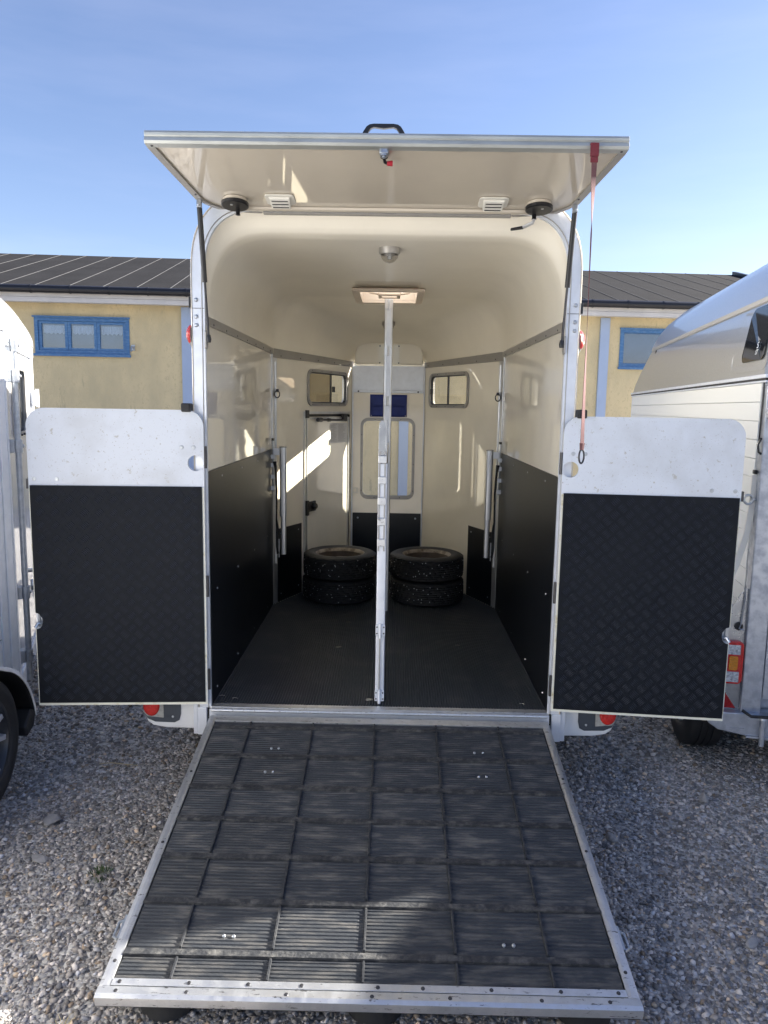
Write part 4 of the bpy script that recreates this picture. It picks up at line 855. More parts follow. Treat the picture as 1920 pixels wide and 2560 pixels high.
# ------------------------------------------------------------------ loose studded wheels standing in two stacks
def loose_wheel(name, label, x, y, z, rot, r=.275, w=.178):
    t = thing(name, label, 'wheel', (x, y, z), rot, 'studded winter wheels stacked in the trailer')
    h = w/2; rim = .178
    prof = [(rim-.004, -h*.72), (rim+.006, -h*.88), (rim+.03, -h*.97), (rim+.055, -h), (r-.028, -h*.95), (r-.012, -h*.86)]
    rowsn = 9
    for i in range(rowsn):
        a = -h*.82+i*(h*1.64/rowsn); b = a+h*1.64/rowsn; crown = -.010*(((a+b)/2)/h)**4
        prof += [(r+crown-.008, a+.0005), (r+crown, a+.0025), (r+crown, b-.0025), (r+crown-.008, b-.0005)]
    prof += [(r-.012, h*.86), (r-.028, h*.95), (rim+.055, h), (rim+.03, h*.97), (rim+.006, h*.88), (rim-.004, h*.72)]
    N = 132
    def mod(pi, k):
        q = pi-6
        if q < 0 or q >= 4*rowsn: return 0
        row = q//4; sh = (k+row*2+(1 if row % 2 else 0)) % 6
        return -.008 if (sh == 0 and q % 4 in (1, 2)) else 0
    m = MB(); m.lathe(prof, (0, 0, h), (0, 0, 1), N, mod=mod); ty = m.build('tyre', 'rubber', t, local=True, smooth=35)
    m = MB(); rg = random.Random(x*91+z*37)
    for k in range(70):
        a = rg.uniform(0, 2*math.pi); zz = h+rg.uniform(-.72, .72)*h; rr = r-.010*abs((zz-h)/h)**4
        p = V((math.cos(a)*rr, math.sin(a)*rr, zz)); m.lathe([(.0040, -.001), (.0034, .0018), (.0004, .0021)], p, (math.cos(a), math.sin(a), 0), 6)
    sdd = m.build('studs', 'stud', ty, local=True); sdd['kind'] = 'stuff'
    m = MB(); m.lathe([(rim-.002, h*.28), (rim+.007, h*.16), (rim+.004, h*.22), (rim-.012, h*.35), (rim-.020, h*.8), (rim-.022, h*1.3), (rim-.010, h*1.62), (rim-.012, h*1.58), (rim-.026, h*1.25), (rim-.034, h*.95), (rim-.05, h*.88), (.112, h*.92), (.105, h*1.05)], (0, 0, 0), (0, 0, 1), 48)
    rm_ = m.build('rim', 'rust_shaded', t, local=True, smooth=50)
    m = MB(); m.lathe([(rim-.010, h*1.62), (rim+.004, h*1.78), (rim+.009, h*1.86), (rim+.004, h*1.89), (rim-.006, h*1.82), (rim-.013, h*1.64)], (0, 0, 0), (0, 0, 1), 48); m.build('lip', 'rust_rim', rm_, local=True, smooth=50)
    m = MB(); m.lathe([(.106, h*1.02), (.100, h*1.22), (.088, h*1.32), (.072, h*1.30), (.062, h*1.16), (.058, h*.8)], (0, 0, 0), (0, 0, 1), 40); m.build('hub', 'rust_rim', rm_, local=True, smooth=50)
    m = MB()
    for k in range(5):
        a = 2*math.pi*k/5; m.lathe([(.008, 0), (.008, .004), (.005, .0045), (.0005, .002)], (math.cos(a)*.081, math.sin(a)*.081, h*1.31), (0, 0, 1), 10)
    m.build('bolt_holes', 'dark_metal', t, local=True)
    return t
loose_wheel('studded_wheel', 'lower studded wheel of the stack beside the inner door with latch', -.345, 2.130, FZ+.005, .3)
loose_wheel('studded_wheel', 'upper studded wheel of the stack beside the inner door with latch', -.338, 2.126, FZ+.184, 1.1)
loose_wheel('studded_wheel', 'lower studded wheel of the stack beside the plain angled wall', .318, 2.125, FZ+.005, 2.2, r=.278)
loose_wheel('studded_wheel', 'upper studded wheel of the stack beside the plain angled wall', .314, 2.133, FZ+.184, .7, r=.278)
# small debris on the mat
for x, y, k in ((-.26, .93, 0), (.70, .10, 1), (-.78, .13, 1), (-.71, .10, 1), (.46, 1.0, 1), (-.23, 1.45, 1), (-.05, .12, 0)):
    m = MB(); sz = .02 if k == 0 else .010
    if k == 0: m.prism([(x-sz, y-sz*.4), (x-.2*sz, y-sz), (x+sz, y-.1*sz), (x+.4*sz, y+sz*.6), (x-.4*sz, y+.5*sz)], (0, 0, .002), o=(0, 0, .4065), ux=(1, 0, 0), uy=(0, 1, 0))
    else: m.tube([(x-sz*1.5, y, .408), (x, y+sz*.5, .409), (x+sz*1.3, y-.2*sz, .408)], .0016, 5)
    ob = recenter(m.build('leaf_scrap' if k == 0 else 'straw_bit', 'leaf_litter'))
    lab = {(-.26, .93): 'pale leaf scrap on the ribbed mat before the inner door wheel stack', (-.05, .12): 'pale leaf scrap at the foot of the rear partition post', (.70, .10): 'straw bit on the mat by the threshold on the silver trailer side', (.46, 1.0): 'straw bit on the mat halfway along the silver trailer side', (-.23, 1.45): 'straw bit on the mat just before the inner door wheel stack'}.get((x, y), 'tiny straw bit on the mat by the threshold on the white trailer side')
    tag(ob, lab, 'debris', 'scraps on the floor mat')

# ------------------------------------------------------------------ white trailer alongside (its nose wall turns away)
LT = thing('white_trailer', 'glossy white trailer with dark alloy wheel and lock bars beside the open door', 'trailer', (-2.7, -.4, 0))
CX, CY = -1.95, .42; t20 = math.tan(R(20)); NE = (CX-1.28*t20, CY+1.28)
nd = V((-t20, 1, 0)).normalized(); nnr = V((nd.y, -nd.x, 0))
NL = 1.28/nd.y
m = MB(); m.box(CX-.04, CX, -3.6, CY-.002, .30, 2.22); m.build('side_wall', 'white_paint', LT)
LW = (.34, .97, 1.63, 2.05)
NO = V((CX, CY, 0))
m = MB(); m.prism([(.0, .33), (NL, .33), (NL, 2.20), (.0, 2.20)], -nnr*.04, o=NO, ux=nd, uy=(0, 0, 1), holes=[rrect(LW[0]+.02, LW[1]-.02, LW[2]+.02, LW[3]-.02, .05)]); nw = m.build('nose_wall', 'white_paint', LT)
m = MB(); m.prism(rrect(*LW, .06), nnr*.010, o=NO+nnr*.0005, ux=nd, uy=(0, 0, 1), holes=[rrect(LW[0]+.03, LW[1]-.03, LW[2]+.03, LW[3]-.03, .045)]); wn_ = m.build('window', 'rail_grey', LT, bevel=.002)
m = MB(); m.prism(rrect(LW[0]+.02, LW[1]-.02, LW[2]+.02, LW[3]-.02, .05), -nnr*.004, o=NO-nnr*.006, ux=nd, uy=(0, 0, 1)); m.build('pane', 'tinted', wn_)
md_ = .62
m = MB(); m.prism([(md_-.012, LW[2]+.03), (md_+.012, LW[2]+.03), (md_+.012, LW[3]-.03), (md_-.012, LW[3]-.03)], nnr*.012, o=NO-nnr*.005, ux=nd, uy=(0, 0, 1)); m.prism([(md_-.06, 1.84), (md_-.013, 1.84), (md_-.013, 1.89), (md_-.06, 1.89)], nnr*.016, o=NO-nnr*.005, ux=nd, uy=(0, 0, 1)); m.build('mullion', 'black_plastic', wn_)
for uu in (.45, .60, .75, .90):
    m = MB(); m.lathe([(.007, 0), (.006, .012), (.0005, .014)], NO+nnr*.0105+nd*uu+V((0, 0, LW[2]+.012)), nnr, 8); m.build('screw', 'dark_metal', wn_)
# far edge profile, sill, cant rail, corner profile
m = MB(); m.prism([(NL-.05, .30), (NL-.0, .30), (NL-.0, 2.20), (NL-.05, 2.20)], nnr*.02, o=NO+nnr*.0005, ux=nd, uy=(0, 0, 1)); m.build('edge_profile', 'alu_white', LT, bevel=.003)
m = MB(); m.prism([(.02, .24), (NL, .24), (NL, .335), (.02, .335)], nnr*.022, o=NO-nnr*.01, ux=nd, uy=(0, 0, 1)); m.build('sill', 'alu_white', LT, bevel=.003)
m = MB(); m.prism([(.0, 2.125), (NL, 2.125), (NL, 2.20), (.0, 2.20)], nnr*.024, o=NO+nnr*.0005, ux=nd, uy=(0, 0, 1)); cr_ = m.build('cant_rail', 'alu_white', LT, bevel=.004)
for k in range(5):
    m = MB(); m.lathe([(.007, 0), (.005, .004), (.0005, .005)], NO+nnr*.0248+nd*(.12+.26*k)+V((0, 0, 2.143)), nnr, 8); m.build('screw', 'zinc', cr_)
m = MB(); m.box(CX+.0005, CX+.016, CY-.07, CY-.004, .32, 2.21); m.box(CX+.0005, CX+.010, CY-.135, CY-.073, .32, 2.21); m.prism([(.0, .33), (.055, .33), (.055, 2.124), (.0, 2.124)], nnr*.016, o=NO+nnr*.0005, ux=nd, uy=(0, 0, 1)); m.build('corner_profile', 'alu_white', LT, bevel=.003)
# lock bar
u0 = .155; bo = NO+nd*u0+nnr*.045
m = MB(); m.tube([bo+V((0, 0, .30)), bo+V((0, 0, 2.16))], .0165, 12); lb = m.build('lock_bar', 'zinc', LT, smooth=40)
for zz in (.44, .80, 1.60, 1.97, 2.13):
    m = MB(); m.lathe([(.024, -.035), (.025, 0), (.024, .035)], bo+V((0, 0, zz)), (0, 0, 1), 12, cap=True); m.prism([(u0-.03, zz-.034), (u0+.03, zz-.034), (u0+.03, zz+.034), (u0-.03, zz+.034)], nnr*.030, o=NO+nnr*.0005, ux=nd, uy=(0, 0, 1)); cl = m.build('clamp', 'zinc', lb, bevel=.002)
    m = MB(); m.lathe([(.010, 0), (.009, .006), (.0005, .010)], bo+nnr*.024+V((0, 0, zz)), nnr, 10); m.build('bolt', 'stud', cl, smooth=40)
m = MB(); m.tube([bo+V((0, 0, .92)), bo+nnr*.05+nd*.10+V((0, 0, .90)), bo+nnr*.06+nd*.17+V((0, 0, .91))], [.012, .011, .015], 8); m.build('lock_lever', 'zinc', lb, smooth=40)
m = MB(); m.tube([NO+nd*.35+nnr*.03+V((0, 0, .78)), NO+nd*.5+nnr*.05+V((0, 0, .74)), NO+nd*.62+nnr*.03+V((0, 0, .76))], .010, 8); m.lathe([(.022, -.01), (.03, 0), (.022, .01)], NO+nd*.45+nnr*.05+V((0, 0, .765)), nnr, 12, cap=True); m.build('door_handle', 'zinc', LT, smooth=40)
for zz in (1.86, 1.03, .55):
    m = MB(); m.prism([(NL-.10, zz-.05), (NL+.0, zz-.05), (NL+.0, zz+.05), (NL-.10, zz+.05)], nnr*.014, o=NO+nnr*.021, ux=nd, uy=(0, 0, 1)); m.tube([NO+nd*(NL-.03)+nnr*.042+V((0, 0, zz-.06)), NO+nd*(NL-.03)+nnr*.042+V((0, 0, zz+.06))], .012, 8); m.build('hinge', 'alu_white', LT, smooth=40)
# roof: rounded shell
def lw_edge(y):
    return CX if y < CY else CX-(y-CY)*t20
ysl = list(np.linspace(-3.6, CY-.1, 8))+list(np.linspace(CY, CY+1.28, 8))+[CY+1.30]
P = []
for y in ysl:
    e = lw_edge(y); c0 = -2.95; hwid_ = e-c0; row = []
    H_ = .345 if y < CY+.3 else .345-.15*((y-CY-.3)/1.0)**2
    if y > CY+1.285: H_ = .0
    for k in range(21):
        t = math.pi*k/20; row.append((c0+(hwid_+.012)*math.copysign(abs(math.cos(t))**.62, math.cos(t)), y, 2.19+H_*math.sin(t)**.75))
    P.append(row)
m = MB(); m.grid(P); m.build('roof', 'white_paint', LT, smooth=50, norm=False, solid=-.02)
m = MB(); m.prism([(CX-.0, -3.6), (CX, CY), NE, (-2*2.95-NE[0], NE[1]), (-2*2.95-CX, CY), (-2*2.95-CX, -3.6)], (0, 0, .07), o=(0, 0, .23), ux=(1, 0, 0), uy=(0, 1, 0)); m.build('floor', 'galvanised', LT)
m = MB(); m.box(-2*2.95-CX, -2*2.95-CX+.04, -3.6, CY, .30, 2.22); m.box(-2*2.95-NE[0], NE[0]-.02, NE[1]-.03, NE[1]+.0, .30, 2.2); m.build('far_walls', 'white_paint', LT)
m = MB(); m.hexa([(-2*2.95-CX, CY, .30), (-2*2.95-NE[0], NE[1], .30), (-2*2.95-NE[0]+.04, NE[1], .30), (-2*2.95-CX+.04, CY, .30), (-2*2.95-CX, CY, 2.2), (-2*2.95-NE[0], NE[1], 2.2), (-2*2.95-NE[0]+.04, NE[1], 2.2), (-2*2.95-CX+.04, CY, 2.2)]); m.build('far_nose_wall', 'white_paint', LT)
for z0, z1 in ((.95, .957), (.62, .625)):
    m = MB(); m.box(CX+.0003, CX+.003, -3.5, CY-.14, z0, z1); m.build('panel_seam', 'rail_grey', LT)
# wheel and mudguard
WC = V((-1.70-.100, -.36, .322))
m = MB(); m.lathe(tyre_prof(.322, .200, .232), WC, (1, 0, 0), 56); wl = m.build('wheel', 'rubber', LT, smooth=50)
m = MB(); m.lathe([(.228, -.085), (.226, .070), (.236, .082), (.234, .088), (.222, .084), (.214, .060), (.205, .0)], WC, (1, 0, 0), 56); rm = m.build('rim', 'alloy_dark', wl, smooth=40)
m = MB(); m.lathe([(.20, -.02), (.03, -.01), (.0005, -.01)], WC, (1, 0, 0), 40); m.build('brake_drum', 'black_plastic', rm, smooth=40)
for k in range(5):
    a0 = R(72*k+9)
    for sg in (-1, 1):
        m = MB()
        def wp(r_, a_, h_): return WC+V((h_, math.cos(a_)*r_, math.sin(a_)*r_))
        ai = a0+sg*R(9); ao = a0+sg*R(15); wI = R(9); wO = R(4.6)
        m.hexa([wp(.05, ai-wI, .02), wp(.05, ai+wI, .02), wp(.214, ao+wO, .03), wp(.214, ao-wO, .03), wp(.05, ai-wI*.8, .055), wp(.05, ai+wI*.8, .055), wp(.214, ao+wO*.75, .078), wp(.214, ao-wO*.75, .078)])
        m.build('spoke', 'alloy_cut', rm, bevel=.003)
m = MB(); m.lathe([(.065, .0), (.062, .058), (.03, .066), (.0005, .066)], WC, (1, 0, 0), 28); m.build('hub_cap', 'alloy_dark', rm, smooth=40)
arc = []
for a in np.linspace(R(168), R(-2), 26):
    q = max(0, (R(60)-a)/R(60)); arc.append((math.cos(a)*(.372+.085*q), math.sin(a)*(.372+.085*q*.9)))
P = []
for cy_, cz_ in arc:
    ln = math.hypot(cy_, cz_); ny, nz2 = cy_/ln, cz_/ln
    P.append([(CX+.003, WC.y+cy_, WC.z+cz_), (-1.72, WC.y+cy_, WC.z+cz_), (-1.695, WC.y+cy_-ny*.004, WC.z+cz_-nz2*.004), (-1.690, WC.y+cy_-ny*.020, WC.z+cz_-nz2*.020)])
m = MB(); m.grid(P); mg = m.build('mudguard', 'white_paint', LT, smooth=50, norm=False)
md = mg.modifiers.new('thickness', 'SOLIDIFY'); md.thickness = .006; md.offset = 0
P = [[(x, WC.y+(y-WC.y)*.985, WC.z+(z-WC.z)*.985-.002) for x, y, z in row[:3]] for row in P]
m = MB(); m.grid(P); mi_ = m.build('wheel_arch_liner', 'rubber', mg, smooth=50, norm=False); md = mi_.modifiers.new('thickness', 'SOLIDIFY'); md.thickness = .006; md.offset = 0
e = arc[-1]; m = MB(); m.prism([(WC.y+e[0]-.004, WC.z+e[1]+.02), (WC.y+e[0]-.03, WC.z+e[1]-.045), (WC.y+e[0]-.10, WC.z+e[1]-.075), (WC.y+e[0]-.12, WC.z+e[1]-.02), (WC.y+e[0]-.05, WC.z+e[1]+.05)], (.235, 0, 0), o=(CX+.02, 0, 0), ux=(0, 1, 0), uy=(0, 0, 1)); m.build('flap', 'rubber', mg, bevel=.01)

# ------------------------------------------------------------------ silver roofed trailer on the other side (local: x across, y forward)
RTR = thing('silver_trailer', 'horse trailer with silver metallic roof, cream board walls and galvanised rear frame', 'trailer', (1.82, 0.255, 0), -math.atan(.166), 'silver roofed horse trailers')
LB = dict(local=True)
TL, TW = 4.30, 1.62
nb_ = 17; z0_ = .42; bh = (1.985-z0_)/nb_
for k in range(nb_):
    m = MB(); m.box(.0, .022, .03, TL, z0_+k*bh+.0012, z0_+(k+1)*bh-.0012); m.build('wall_board', 'cream_board', RTR, bevel=.0015, **LB)
m = MB(); m.box(.0225, .03, .03, TL, z0_, 1.985); m.box(TW-.03, TW, .03, TL, z0_, 1.985); m.box(.03, TW-.03, TL-.03, TL, z0_, 1.985); m.build('far_walls', 'cream_board', RTR, **LB)
m = MB(); m.box(-.002, .026, TL+.0005, TL+.03, z0_, 1.985); m.build('front_corner', 'alu_white', RTR, bevel=.004, **LB)
m = MB(); m.box(-.012, .022, -.06, TL+.05, 2.006, 2.024); m.box(-.010, .022, -.06, TL+.05, 1.9855, 1.9945); rl = m.build('gutter_rail', 'alu_white', RTR, bevel=.002, **LB)
m = MB(); m.box(-.008, .022, -.06, TL+.05, 1.995, 2.0055); m.build('rubber_strip', 'rubber', rl, **LB)
# roof shell: profile across, with a long crease and sloped nose
def nose(y, w):   # forward limit shrinks with height
    return y
ysr = list(np.linspace(-.55, 2.2, 9))+list(np.linspace(2.4, 3.95, 9))
prof = [(0.0, 2.025), (.002, 2.10), (.012, 2.20), (.030, 2.30), (.052, 2.385), (.056, 2.392), (.050, 2.420), (.054, 2.428), (.085, 2.515), (.15, 2.615), (.25, 2.71), (.40, 2.775), (.60, 2.81), (.87, 2.82)]
P = []
NF = [(2.024, 4.29), (2.10, 4.15), (2.24, 3.86), (2.34, 3.66), (2.43, 3.58), (2.52, 3.52), (2.60, 3.44), (2.70, 3.25), (2.775, 2.95), (2.83, 2.5)]
def ymax(z):
    for (a, b), (c, e) in zip(NF, NF[1:]):
        if z <= c: return b+(e-b)*(z-a)/(c-a)
    return NF[-1][1]
cols = prof+[(TW-x, z) for x, z in reversed(prof[:-1])]
tt = [0, .12, .25, .4, .55, .7, .82, .9, .96, 1.0]
for t in tt:
    P.append([(x, .0+ymax(z)*t, z) for x, z in cols])
# close the nose with the front slope
fr_ = []
for kz in range(1, 7):
    u_ = kz/6
    fr_.append([(x*(1-u_*0)+0, ymax(z)*(1-u_)+(ymax(z)+(.10 if z < 2.2 else .04))*u_ if kz < 6 else ymax(z)+.05, z) for x, z in cols])
m = MB(); m.grid(P); m.build('roof', 'silver_flake', RTR, smooth=32, norm=False, **LB)
for q in (P[-1], P[0]):     # nose and tail skins joining both sides of the shell
    m = MB(); n = len(cols); h = n//2; ii_ = [m.pt(p) for p in q]
    for i in range(h): m.f.append([ii_[i], ii_[i+1], ii_[n-2-i], ii_[n-1-i]] if i+1 != n-2-i else [ii_[i], ii_[i+1], ii_[n-1-i]])
    m.build('roof_end', 'silver_flake', RTR, **LB)
m = MB(); m.prism([(2.395, -.04), (2.395, ymax(2.395)-.02), (2.42, ymax(2.42)-.02), (2.42, -.04)], (.004, 0, 0), o=(.049, 0, 0), ux=(0, 0, 1), uy=(0, 1, 0)); m.build('crease_band', 'silver_band', RTR, **LB)
# rear side window: dark glass in a shallow recess, with lettering
def rs(y, z):     # point on the roof side at y,z
    for (a, b), (c, e) in zip(prof, prof[1:]):
        if b <= z <= e: return V((a+(c-a)*(z-b)/(e-b), y, z))
    return V((0, y, z))
def skin(outline, lift, name, matn, th=.004, par=None):
    m = MB(); A = []; Bq = []
    for y, z in outline:
        p = rs(y, z); A.append(m.pt(p-V((lift, 0, 0)))); Bq.append(m.pt(p-V((lift-th, 0, 0))))
    m.f.append(A[::-1]); m.f.append(Bq)
    for i in range(len(A)): j = (i+1) % len(A); m.f.append([A[i], A[j], Bq[j], Bq[i]])
    return m.build(name, matn, par or RTR, **LB)
rec = skin(rrect(-.03, .60, 2.048, 2.384, .07), .002, 'window_surround', 'silver_flake')
wnd = skin(rrect(.02, .40, 2.098, 2.376, .045), .007, 'window', 'tinted', par=RTR)
def lettering(txt, y, z, h):
    cu = bpy.data.curves.new('text', 'FONT'); cu.body = txt; cu.size = h; cu.extrude = .0006; cu.align_x = 'RIGHT' if False else 'LEFT'
    ob = bpy.data.objects.new('tmp', cu); COL.objects.link(ob); dg = bpy.context.evaluated_depsgraph_get(); me = bpy.data.meshes.new_from_object(ob.evaluated_get(dg)); bpy.data.objects.remove(ob)
    p = rs(y, z); Xt = Matrix(((0, .19, -1, p.x-.0085), (-1, 0, 0, y), (0, .98, .19, z), (0, 0, 0, 1))); me.transform(Xt)
    me.materials.append(M['text_white']); o = bpy.data.objects.new('lettering', me); COL.objects.link(o); o.parent = wnd
lettering('S', .158, 2.158, .048); lettering('ST', .168, 2.128, .036)
# front corner lamp under the crease
m = MB(); m.box(.045, .10, 3.33, 3.40, 2.32, 2.385); m.build('corner_lamp', 'black_plastic', RTR, bevel=.006, **LB)
# rear frame post, lamp plate, lamp, reflector
m = MB(); m.box(.004, .10, -.055, .028, .30, 1.97); pst = m.build('rear_post', 'galvanised', RTR, bevel=.006, **LB)
m = MB(); m.box(.105, TW-.105, -.045, -.005, .42, 1.95); m.build('rear_ramp', 'galvanised', RTR, bevel=.004, **LB)
m = MB(); m.box(TW-.10, TW-.004, -.055, .028, .30, 1.97); m.build('rear_post', 'galvanised', RTR, bevel=.006, **LB)
m = MB(); m.lathe([(.045, -.02), (.05, .0), (.045, .03), (.02, .045), (.0005, .047)], (.052, -.056, 1.845), (0, -1, 0), 20); m.build('end_lamp', 'clear_lens', RTR, smooth=50, **LB)
m = MB(); m.tube([(.0, -.01, 1.985), (-.002, -.012, 1.70)], .004, 6); m.tube([(.002, -.03, 1.72), (-.014, -.04, 1.69), (-.010, -.045, 1.655), (.004, -.04, 1.645)], .006, 6); m.build('hook', 'black_plastic', RTR, smooth=40, **LB)
m = MB(); m.box(-.014, .002, -.02, .01, 1.545, 1.565); m.build('buffer', 'rubber', RTR, bevel=.003, **LB)
m = MB(); m.tube([(-.030+.020*math.cos(a), -.02, 1.42+.022*math.sin(a)) for a in np.linspace(0, 2*math.pi, 21)], .006, 8, cap=False); m.tube([(-.010, -.02, 1.42), (.006, -.02, 1.42)], .007, 8); m.build('eye_bolt', 'zinc', RTR, smooth=60, **LB)
m = MB(); pth = [(-.002, -.01, 1.54), (-.006, -.012, 1.40), (-.020, -.014, 1.25), (-.055, -.016, 1.10), (-.10, -.018, .97), (-.135, -.02, .90)]
for i in range(len(pth)-1):
    a, b = V(pth[i]), V(pth[i+1]); m.hexa([a+V((-.016, 0, 0)), a+V((.014, 0, 0)), a+V((.014, .012, 0)), a+V((-.016, .012, 0)), b+V((-.016, 0, 0)), b+V((.014, 0, 0)), b+V((.014, .012, 0)), b+V((-.016, .012, 0))])
m.build('curved_trim', 'white_plastic', RTR, **LB)
m = MB(); m.prism([(-.115, .33), (.004, .33), (.004, .98), (-.03, .95), (-.11, .80)], (0, .006, 0), o=(0, -.03, 0)); m.build('lamp_plate', 'galv_plate', RTR, bevel=.001, **LB)
m = MB(); m.tube([(-.018, -.040, .985), (-.012, -.042, .94), (-.022, -.042, .80), (-.030, -.044, .775), (-.008, -.044, .770)], .0035, 6); m.build('wire_hook', 'zinc', RTR, smooth=40, **LB)
m = MB(); m.lathe([(.020, 0), (.020, .008), (.0005, .009)], (-.030, -.031, .785), (0, -1, 0), 18); m.build('grommet', 'rubber', RTR, smooth=40, **LB)
lz0, lz1, lx0, lx1 = .492, .712, -.096, -.001
m = MB(); m.prism(rrect(lx0, lx1, lz0, lz1, .024, 5), (0, -.030, 0), o=(0, -.031, 0)); tlp = m.build('tail_lamp', 'red_lens', RTR, bevel=.006, **LB)
for za_, zb2, mm in ((lz0+.012, lz0+.066, 'clear_lens'), (lz1-.066, lz1-.016, 'clear_lens')):
    m = MB(); m.box(lx0+.018, lx1-.018, -.0645, -.0615, za_, zb2); m.build('reversing_lens', mm, tlp, bevel=.001, **LB)
m = MB(); m.prism(rrect(lx0+.027, lx1-.027, lz0+.074, lz1-.074, .008, 3), (0, -.004, 0), o=(0, -.0615, 0)); m.build('indicator_lens', 'amber_lens', tlp, bevel=.001, **LB)
m = MB(); m.prism([(-.118, .358), (-.012, .358), (-.095, .478), (-.103, .478), (-.118, .455)], (0, -.008, 0), o=(0, -.031, 0)); rfx = m.build('triangle_reflector', 'red_reflector', RTR, bevel=.003, **LB)
for xx, zz in ((-.100, .445), (-.100, .385)): m = MB(); m.lathe([(.004, 0), (.003, .002), (.0005, .003)], (xx, -.0395, zz), (0, -1, 0), 8); m.build('rivet', 'stud', rfx, **LB)
m = MB(); m.prism([(-.150, .352), (-.150, .29), (-.10, .258), (.16, .215), (TW, .215), (TW, .352)], (0, .09, 0), o=(0, -.085, 0)); m.build('rear_beam', 'galvanised', RTR, bevel=.005, **LB)
m = MB(); m.box(-.07, .02, -.089, -.0855, .268, .276); m.box(.03, .16, -.093, -.0855, .325, .334); m.box(.03, .16, -.098, -.0855, .232, .242); m.tube([(.10, -.105, .20), (.10, -.105, .36)], .013, 10); m.lathe([(.022, 0), (.020, .01), (.0005, .012)], (.10, -.105, .338), (0, 0, 1), 12); m.build('hinge_bracket', 'galvanised', RTR, smooth=40, **LB)
m = MB(); m.tube([(.0, -.10, .375), (.04, -.115, .352), (.12, -.125, .358), (.22, -.12, .39)], .008, 8); m.build('cable', 'rubber', RTR, smooth=60, **LB)
for s in (0, 1):
    x0 = .10 if s == 0 else TW-.18; m = MB(); m.box(x0, x0+.08, .02, 3.9, .30, .415); m.build('chassis_rail', 'galvanised', RTR, **LB)
m = MB(); m.box(.02, TW-.02, .03, TL-.02, .415, .4195); m.build('floor', 'black_ply', RTR, **LB)
for xx, sd_ in ((-.115, -1), (TW+.115, 1)):
    for yy in (.36, 1.10):
        m = MB(); m.lathe(tyre_prof(.325, .195, .20), (xx, yy, .325), (sd_, 0, 0), 48); wl2 = m.build('wheel', 'rubber', RTR, smooth=50, **LB)
        m = MB(); m.lathe([(.198, .075), (.200, .085), (.192, .085), (.182, .06), (.172, .02), (.12, .03), (.08, .045), (.05, .05), (.045, .07), (.0005, .072)], (xx, yy, .325), (sd_, 0, 0), 40); m.build('rim', 'zinc', wl2, smooth=40, **LB)
    m = MB(); m.prism([(-.005, .62), (.02, .69), (.12, .72), (1.36, .72), (1.46, .68), (1.50, .50), (1.47, .50), (1.43, .665), (1.35, .70), (.13, .70), (.04, .675), (.02, .62)], (sd_*.22, 0, 0), o=(xx-sd_*.10, 0, 0), ux=(0, 1, 0), uy=(0, 0, 1)); m.build('mudguard', 'black_plastic', RTR, **LB)
m = MB(); m.box(TW/2-.04, TW/2+.04, 3.9, 5.4, .32, .40); m.build('drawbar', 'galvanised', RTR, **LB)
# unseen twin, added so that its roof shades part of the ramp
SHADE_TWIN = copy_tree(RTR); SHADE_TWIN.location = (4.30, -1.20, 0); SHADE_TWIN.rotation_euler = (0, 0, R(-18))
SHADE_TWIN['label'] = 'second silver roofed horse trailer out of view, added to shade the ramp'

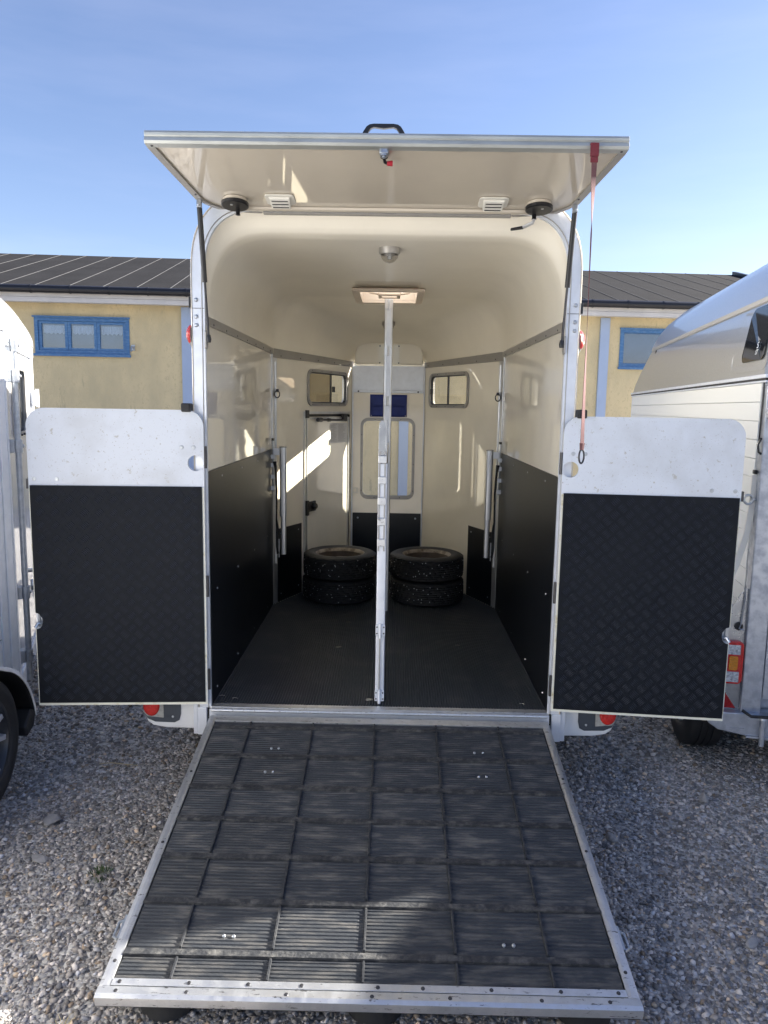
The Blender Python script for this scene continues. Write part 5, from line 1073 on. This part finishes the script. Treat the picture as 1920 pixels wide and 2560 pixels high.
# ------------------------------------------------------------------ larger stones, weeds, straw on the gravel
def rock(x, y, sx, sy_, sz, seed, label):
    rg = np.random.default_rng(seed); b = bmesh.new(); bmesh.ops.create_icosphere(b, subdivisions=2, radius=1)
    pl = rg.normal(size=(9, 3)); pl /= np.linalg.norm(pl, axis=1)[:, None]; of = rg.uniform(.55, .85, 9)
    for v in b.verts:
        p = np.array(v.co[:])
        for q, w in zip(pl, of):
            dd = p@q
            if dd > w: p = p-q*(dd-w)
        v.co = V(p*np.array([sx, sy_, sz]))
    zmin = min(v.co.z for v in b.verts)
    for v in b.verts: v.co.z -= zmin+.006
    me = bpy.data.meshes.new('stone'); b.to_mesh(me); b.free(); me.materials.append(M['stone_grey']); o = bpy.data.objects.new('stone', me); COL.objects.link(o)
    o.location = (x, y, 0); o.rotation_euler.z = rg.uniform(0, 6); tag(o, label, 'stone', 'larger stones lying in the gravel')
rock(-1.43, -.35, .055, .040, .018, 3, 'large pale flat stone on the gravel near the dark alloy wheel')
rock(.21, -1.53, .035, .03, .045, 4, 'upright pale stone just below the aluminium lip of the ramp')
rock(1.55, -.06, .035, .022, .03, 5, 'blocky grey stone near the silver trailer tyre')
rock(1.02, -.39, .035, .028, .02, 6, 'grey stone beside the ramp rail facing the silver trailer')
rock(-1.36, -.62, .05, .03, .010, 8, 'dark flat stone sunk in gravel near the dark alloy wheel')
rock(1.33, -1.02, .035, .02, .014, 9, 'pale angular stone on the gravel under the silver trailer side of the ramp foot')
def tuft(name, label, x, y, n, h, spread, matn, cat):
    rg = random.Random(int(abs(x)*1000)+n); m = MB()
    for k in range(n):
        a = rg.uniform(0, 6.28); r = spread*rg.random()**.6; p = V((x+math.cos(a)*r, y+math.sin(a)*r, -.002)); l = h*rg.uniform(.5, 1.1); ln = V((math.cos(a+rg.uniform(-1, 1)), math.sin(a+rg.uniform(-1, 1)), 0))*l*rg.uniform(.2, .9); w = V((-math.sin(a), math.cos(a), 0))*.0017
        q = p+ln*.5+V((0, 0, l*.7)); e_ = p+ln+V((0, 0, l*.9))
        i = [m.pt(p-w), m.pt(p+w), m.pt(q+w*.8), m.pt(q-w*.8), m.pt(e_)]; m.f += [[i[0], i[1], i[2], i[3]], [i[3], i[2], i[4]]]
    tag(recenter(m.build(name, matn, norm=False)), label, cat)
tuft('moss_tuft', 'small green moss tuft in the gravel beside the ramp rail', -1.075, -.715, 150, .016, .05, 'moss', 'plant')
tuft('dry_grass_tuft', 'dry yellow grass tuft in the gravel below the ramp foot', -.90, -1.475, 26, .05, .02, 'straw', 'grass')
m = MB(); m.tube([(-1.52+.1, .16, .02), (-1.36, .165, .024), (-1.22, .15, .02)], .0022, 5); tag(recenter(m.build('straw_stalk', 'straw')), 'single pale straw stalk on the gravel under the open door', 'straw')
for x in (-.6, .9):
    pass
